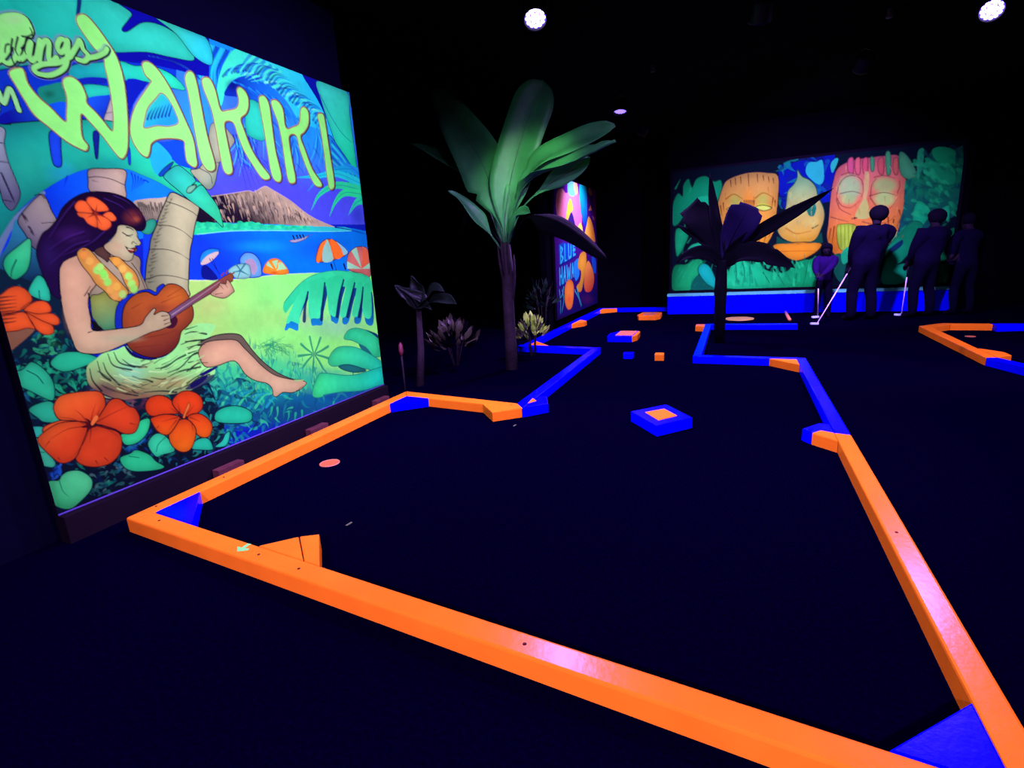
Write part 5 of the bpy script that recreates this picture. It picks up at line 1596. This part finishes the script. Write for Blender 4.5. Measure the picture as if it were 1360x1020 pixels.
def shrub(base, label, nleaf, rad, hgt, m1, m2, seed):
    r = random.Random(seed)
    e = empty('leafy_shrub', base)
    tag(e, label, 'shrub')
    bm = bmesh.new()
    for i in range(7):
        a = r.uniform(0, 2 * PI)
        add_tube(bm, [Vector((0.03 * math.cos(a), 0.03 * math.sin(a), 0)), Vector((rad * 0.3 * math.cos(a), rad * 0.3 * math.sin(a), hgt * 0.5)), Vector((rad * 0.55 * math.cos(a), rad * 0.55 * math.sin(a), hgt * 0.8))], [0.009, 0.007, 0.004], 6)
    mesh_bm('stems', bm, M_TRUNK, e, True)
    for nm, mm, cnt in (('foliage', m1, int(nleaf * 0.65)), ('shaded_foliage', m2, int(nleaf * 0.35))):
        vs, fs = [], []
        for i in range(cnt):
            a, el = r.uniform(0, 2 * PI), r.uniform(0.05, 1.35)
            rr = rad * r.uniform(0.35, 0.8)
            c = Vector((rr * math.cos(a) * math.cos(el), rr * math.sin(a) * math.cos(el), hgt * (0.42 + 0.45 * math.sin(el) * r.uniform(0.6, 1))))
            d = Vector((math.cos(a) * math.cos(el), math.sin(a) * math.cos(el), math.sin(el) + 0.35)).normalized()
            s = d.cross(Vector((r.uniform(-1, 1), r.uniform(-1, 1), 1))).normalized()
            n = d.cross(s)
            l, w = rad * r.uniform(0.45, 0.7), rad * r.uniform(0.10, 0.16)
            b0 = len(vs)
            for t, ww, bend in ((0, 0.15, 0), (0.35, 1, 0.04), (0.7, 0.75, 0.02), (1, 0.05, -0.08)):
                p = c + d * l * t + n * l * bend
                vs += [tuple(p - s * w * ww), tuple(p + n * w * 0.3 * ww), tuple(p + s * w * ww)]
            for k in range(3):
                b = b0 + 3 * k
                fs += [(b, b + 1, b + 4, b + 3), (b + 1, b + 2, b + 5, b + 4)]
        me = bpy.data.meshes.new(nm)
        me.from_pydata(vs, [], fs)
        for p in me.polygons:
            p.use_smooth = True
        o = link(nm, me, mm, e)
        o['kind'] = 'stuff'
    return e


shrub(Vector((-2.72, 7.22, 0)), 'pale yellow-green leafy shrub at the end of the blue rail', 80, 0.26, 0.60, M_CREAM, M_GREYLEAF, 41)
shrub(on_z(606, 486, 0), 'dim greyish leafy shrub in the dark left of the tall palm', 90, 0.36, 0.60, M_GREYLEAF, M_LEAFSHADE, 42)
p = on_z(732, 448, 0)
shrub(Vector((p.x - 0.15, p.y, 0)), 'barely visible dark shrub between the tall palm and poster mural', 70, 0.30, 1.1, mat('dusky_shrub', (0.004, 0.014, 0.006), 0.5, 0.2), M_LEAFSHADE, 43)
# slim stake with a reddish tip
sp = on_z(554, 505, 0)
sp.x += 0.0
st = empty('garden_stake', (sp.x + 0.12, sp.y - 0.45, 0))
tag(st, 'slim dark stake with a reddish tip in the dark recess', 'stake')
tube('pole', [(0, 0, 0), (0, 0, 0.42)], 0.011, M_TRUNK, st, 8)
o = tube('tip', [(0, 0, 0.40), (0, 0, 0.46), (0, 0, 0.53), (0, 0, 0.56)], [0.012, 0.030, 0.024, 0.005], mat('dull_red_tip', (0.10, 0.012, 0.014), 0.6), st, 10)
o['label'] = 'dull red tip'


# ------------------------------------------------------------------ people
def skin_figure(name, joints, edges, root_joint, regions, parent):
    """one continuous body grown over a skeleton; regions picks a material for each face centre"""
    names = list(joints)
    me = bpy.data.meshes.new(name)
    me.from_pydata([joints[n][0] for n in names], [(names.index(a), names.index(b)) for a, b in edges], [])
    o = bpy.data.objects.new(name, me)
    COL.objects.link(o)
    o.modifiers.new('skin', 'SKIN').use_smooth_shade = True
    sv = me.skin_vertices[0].data
    for i, n in enumerate(names):
        r = joints[n][1]
        sv[i].radius = r if hasattr(r, '__len__') else (r, r)
        sv[i].use_root = n == root_joint
    o.modifiers.new('sub', 'SUBSURF').levels = 2
    dg = bpy.context.evaluated_depsgraph_get()
    dg.update()
    new = bpy.data.meshes.new_from_object(o.evaluated_get(dg))
    bpy.data.objects.remove(o)
    mats = []
    for p in new.polygons:
        m = regions(p.center)
        if m not in mats:
            mats.append(m)
    new.materials.clear()
    for m in mats:
        new.materials.append(m)
    for p in new.polygons:
        p.material_index = mats.index(regions(p.center))
        p.use_smooth = True
    new.name = name
    return link(name, new, None, parent)


def hand_joints(J, E, wrist, tag_, pos, d, side, sc=1.0):
    """palm and five curled fingers at the end of an arm"""
    d, side = Vector(d).normalized(), Vector(side).normalized()
    nrm = d.cross(side).normalized()
    palm_ = Vector(pos)
    J[tag_ + 'palm'] = (tuple(palm_), (0.034 * sc, 0.022 * sc))
    E.append((wrist, tag_ + 'palm'))
    for i, (off, ln) in enumerate(((-0.030, 0.060), (-0.010, 0.070), (0.010, 0.066), (0.030, 0.052))):
        a = palm_ + side * off * sc + d * 0.045 * sc
        b = a + d * ln * 0.5 * sc + nrm * 0.012 * sc
        c = b + d * ln * 0.15 * sc + nrm * ln * 0.45 * sc
        for k, q, r in (('a', a, 0.010), ('b', b, 0.009), ('c', c, 0.008)):
            J['%sf%d%s' % (tag_, i, k)] = (tuple(q), r * sc)
        E += [(tag_ + 'palm', '%sf%da' % (tag_, i)), ('%sf%da' % (tag_, i), '%sf%db' % (tag_, i)), ('%sf%db' % (tag_, i), '%sf%dc' % (tag_, i))]
    a = palm_ - side * 0.042 * sc + d * 0.012 * sc
    b = a + (d * 0.6 - side * 0.5 + nrm * 0.6).normalized() * 0.04 * sc
    J[tag_ + 't1'], J[tag_ + 't2'] = (tuple(a), 0.011 * sc), (tuple(b), 0.009 * sc)
    E += [(tag_ + 'palm', tag_ + 't1'), (tag_ + 't1', tag_ + 't2')]


def person(base, label, H, face, lean, jacket, trousers, wide, hands, stance=0.14, longhair=False, tilt=0.0, bulk=1.0, hat=1.0):
    """H = height, face = heading in radians (0 looks +Y), lean = forward bend of the trunk in metres at the shoulders, hands = grip point (world)"""
    e = empty('person', base)
    tag(e, label, 'person', 'people by the tiki mural')
    s = H / 1.75
    f = Vector((math.sin(-face), math.cos(face), 0))          # heading
    r = Vector((f.y, -f.x, 0))                                # right-hand side
    U = Vector((0, 0, 1))
    P = lambda fr, sd, z: tuple(f * fr * s + r * sd * s + U * z * s)
    L = lean / s
    J, E = {}, []
    w = wide
    TX = {'waist': 0.3, 'chest': 0.75, 'collar': 1.0, 'neck': 1.1, 'head1': 1.2, 'head2': 1.3, 'crown': 1.3, 'nose': 1.25, 'lear': 1.25, 'rear': 1.25}
    J['pelvis'] = (P(-0.02, 0, 0.95), (0.150 * (0.45 + 0.55 * w) * s, 0.110 * (0.45 + 0.55 * w) * s))
    J['waist'] = (P(0.02 + L * 0.3, 0, 1.10), (0.145 * (0.3 + 0.7 * w) * s, 0.110 * (0.3 + 0.7 * w) * s))
    J['chest'] = (P(0.02 + L * 0.75, 0, 1.30), (0.170 * w * s, 0.125 * w * s))
    J['collar'] = (P(0.02 + L, 0, 1.45), (0.105 * s, 0.090 * s))
    J['neck'] = (P(0.03 + L * 1.15, 0, 1.52), 0.055 * s)
    J['head1'] = (P(0.06 + L * 1.3, 0, 1.60), (0.075 * s, 0.085 * s))
    J['head2'] = (P(0.07 + L * 1.4, 0, 1.68), (0.082 * s, 0.092 * s))
    J['crown'] = (P(0.06 + L * 1.4, 0, 1.735), (0.055 * s, 0.062 * s))
    J['nose'] = (P(0.165 + L * 1.4, 0, 1.635), 0.016 * s)
    E += [('pelvis', 'waist'), ('waist', 'chest'), ('chest', 'collar'), ('collar', 'neck'), ('neck', 'head1'), ('head1', 'head2'), ('head2', 'crown'), ('head1', 'nose')]
    for sg, nm in ((-1, 'l'), (1, 'r')):
        J[nm + 'ear'] = (P(0.06 + L * 1.35, sg * 0.088, 1.64), 0.014 * s)
        E.append(('head2', nm + 'ear'))
        J[nm + 'hip'] = (P(-0.03, sg * 0.09, 0.88), 0.095 * (0.55 + 0.45 * w) * s)
        J[nm + 'knee'] = (P(0.03, sg * stance * 0.9, 0.49), 0.062 * (0.4 + 0.6 * bulk) * s)
        J[nm + 'calf'] = (P(-0.01, sg * stance, 0.32), 0.058 * (0.4 + 0.6 * bulk) * s)
        J[nm + 'ankle'] = (P(-0.03, sg * stance, 0.085), 0.046 * bulk * s)
        J[nm + 'ball'] = (P(0.09, sg * (stance + 0.02), 0.038), (0.045 * s, 0.036 * s))
        J[nm + 'toe'] = (P(0.17, sg * (stance + 0.03), 0.030), (0.038 * s, 0.028 * s))
        E += [('pelvis', nm + 'hip'), (nm + 'hip', nm + 'knee'), (nm + 'knee', nm + 'calf'), (nm + 'calf', nm + 'ankle'), (nm + 'ankle', nm + 'ball'), (nm + 'ball', nm + 'toe')]
        sh = Vector(P(0.02 + L * 0.95, sg * 0.185 * (0.55 + 0.45 * w), 1.41)) + Vector((tilt, 0, 0))
        g = Vector(hands) - Vector(base) + r * sg * 0.03 * s
        mid = (sh + g) / 2
        reach = 0.50 * s
        half = (g - sh).length / 2
        out = (r * sg * 0.25 - f * 0.1 - U * 0.8).normalized()
        el = mid + out * math.sqrt(max(0.0009, (reach / 2 * 1.1) ** 2 - half ** 2)) if half < reach / 2 * 1.1 else mid + out * 0.03
        wr = g + (el - g).normalized() * 0.075 * s
        J[nm + 'sh'] = (tuple(sh), 0.078 * bulk * s)
        J[nm + 'el'] = (tuple(el), 0.056 * bulk * s)
        J[nm + 'wr'] = (tuple(wr), 0.036 * s)
        E += [('collar', nm + 'sh'), (nm + 'sh', nm + 'el'), (nm + 'el', nm + 'wr')]
        hand_joints(J, E, nm + 'wr', nm, g, (g - el).normalized(), r * (-sg), s)
    for k_, v_ in TX.items():
        (x_, y_, z_), r_ = J[k_]
        J[k_] = ((x_ + tilt * v_, y_, z_), r_)
    neck_z = J['neck'][0][2]
    wrists = [Vector(J['lwr'][0]), Vector(J['rwr'][0])]
    waist_z = J['pelvis'][0][2] - 0.02 * s

    def region(c):
        if c.z > neck_z:
            return M_SKIN
        if min((c - w_).length for w_ in wrists) < 0.10 * s and c.z < 1.2 * s and c.z > 0.5 * s and min((c - Vector(J[k + 'palm'][0])).length for k in 'lr') < 0.11 * s:
            return M_SKIN
        if c.z > waist_z:
            return jacket
        if c.z < 0.085 * s:
            return M_HAIR
        return trousers
    skin_figure('body', J, E, 'pelvis', region, e)
    # hair as a cap over the skull
    bm = bmesh.new()
    hc = Vector(J['head2'][0])
    bmesh.ops.create_uvsphere(bm, u_segments=18, v_segments=12, radius=1)
    for v in bm.verts:
        d = v.co.copy()
        fr, sd, up_ = d.dot(f), d.dot(r), d.z
        k = 1.0
        v.co = hc + f * (fr * 0.112 * s * hat - 0.018 * s) + r * sd * 0.100 * s * hat + U * (up_ * 0.112 * s * (0.5 + 0.5 * hat) + 0.012 * s)
        if fr > 0.35 and up_ < 0.25:
            v.co -= f * 0.085 * s * (fr - 0.35)
            v.co.z = max(v.co.z, hc.z + 0.005 * s)
        if longhair and up_ < -0.1 and fr < 0.4:
            v.co.z -= 0.30 * s * min(1, (-up_ - 0.1) * 1.4)
            v.co -= f * 0.03 * s
    mesh_bm('hair', bm, M_HAIR, e, True)
    return e, J, f, r


def putter(grip, head, label, toe):
    """grip end, head point on the floor, toe direction"""
    g, h = Vector(grip), Vector(head)
    e = empty('putter', (h.x, h.y, 0))
    tag(e, label, 'putter', 'putters')
    a = g - Vector((h.x, h.y, 0))
    b = Vector((0, 0, 0.03))
    d = (b - a).normalized()
    tube('shaft', [a + d * 0.2, (a + b) / 2, b], [0.011, 0.010, 0.008], M_STEEL, e, 8)
    tube('grip', [a - d * 0.06, a + d * 0.1, a + d * 0.24], [0.015, 0.016, 0.012], M_GRIP, e, 8)
    t = Vector(toe).normalized()
    n = Vector((-t.y, t.x, 0))
    pts = [b.to_2d() + (t * x + n * y).to_2d() for x, y in ((-0.02, -0.018), (0.10, -0.018), (0.115, 0.0), (0.10, 0.035), (0.02, 0.04), (-0.02, 0.018))]
    o = prism('head', pts, 0.004, 0.034, M_PHEAD, None, 0.004)
    o.parent = e
    return e


bB = Vector((2.03, 10.95, 0))
gB = on_y(1130, 358, 11.22)
person(bB, 'tall person in a dark padded jacket and cap-like hair gripping a putter', 1.85, 0.35, 0.04, M_CLOTH, M_TROUSER, 1.72, gB, 0.16, tilt=0.15, bulk=1.75, hat=1.32)
hB = on_z(1083, 431, 0.0)
putter(gB + Vector((0.03, 0, 0.10)), hB + Vector((0.03, 0, 0)), 'pale putter slanting to the floor from the tall person', (-1, 0.1, 0))
bA = Vector((1.52, 11.50, 0))
gA = on_y(1087, 368, 11.05)
person(bA, 'child with long dark hair in a purple top', 1.30, PI * 0.95, 0.05, M_PURPLE, M_TROUSER, 1.40, gA, 0.13, longhair=True, bulk=1.4, hat=1.3)
putter(gA + Vector((0, 0, 0.02)), on_z(1086, 422, 0), 'thin putter held upright by the child', (-1, -0.3, 0))
bC = Vector((2.98, 11.30, 0))
gC = on_y(1206, 352, 11.55)
person(bC, 'dark figure stooping with a putter at the right end of the tiki mural', 1.74, 0.5, 0.06, M_CLOTH, M_TROUSER, 1.55, gC, 0.16, tilt=0.14, bulk=1.6, hat=1.32)
putter(gC + Vector((0.01, 0, 0.03)), on_z(1197, 419, 0), 'violet-tinted putter held by the stooping figure', (-1, 0, 0))
# a fourth, hardly visible, at the right
bD = Vector((3.62, 11.55, 0))
person(bD, 'barely visible dark figure at the far right of the tiki mural', 1.66, 0.3, 0.02, M_CLOTH, M_TROUSER, 1.15, bD + Vector((-0.22, -0.05, 0.95)), 0.14, bulk=1.2)
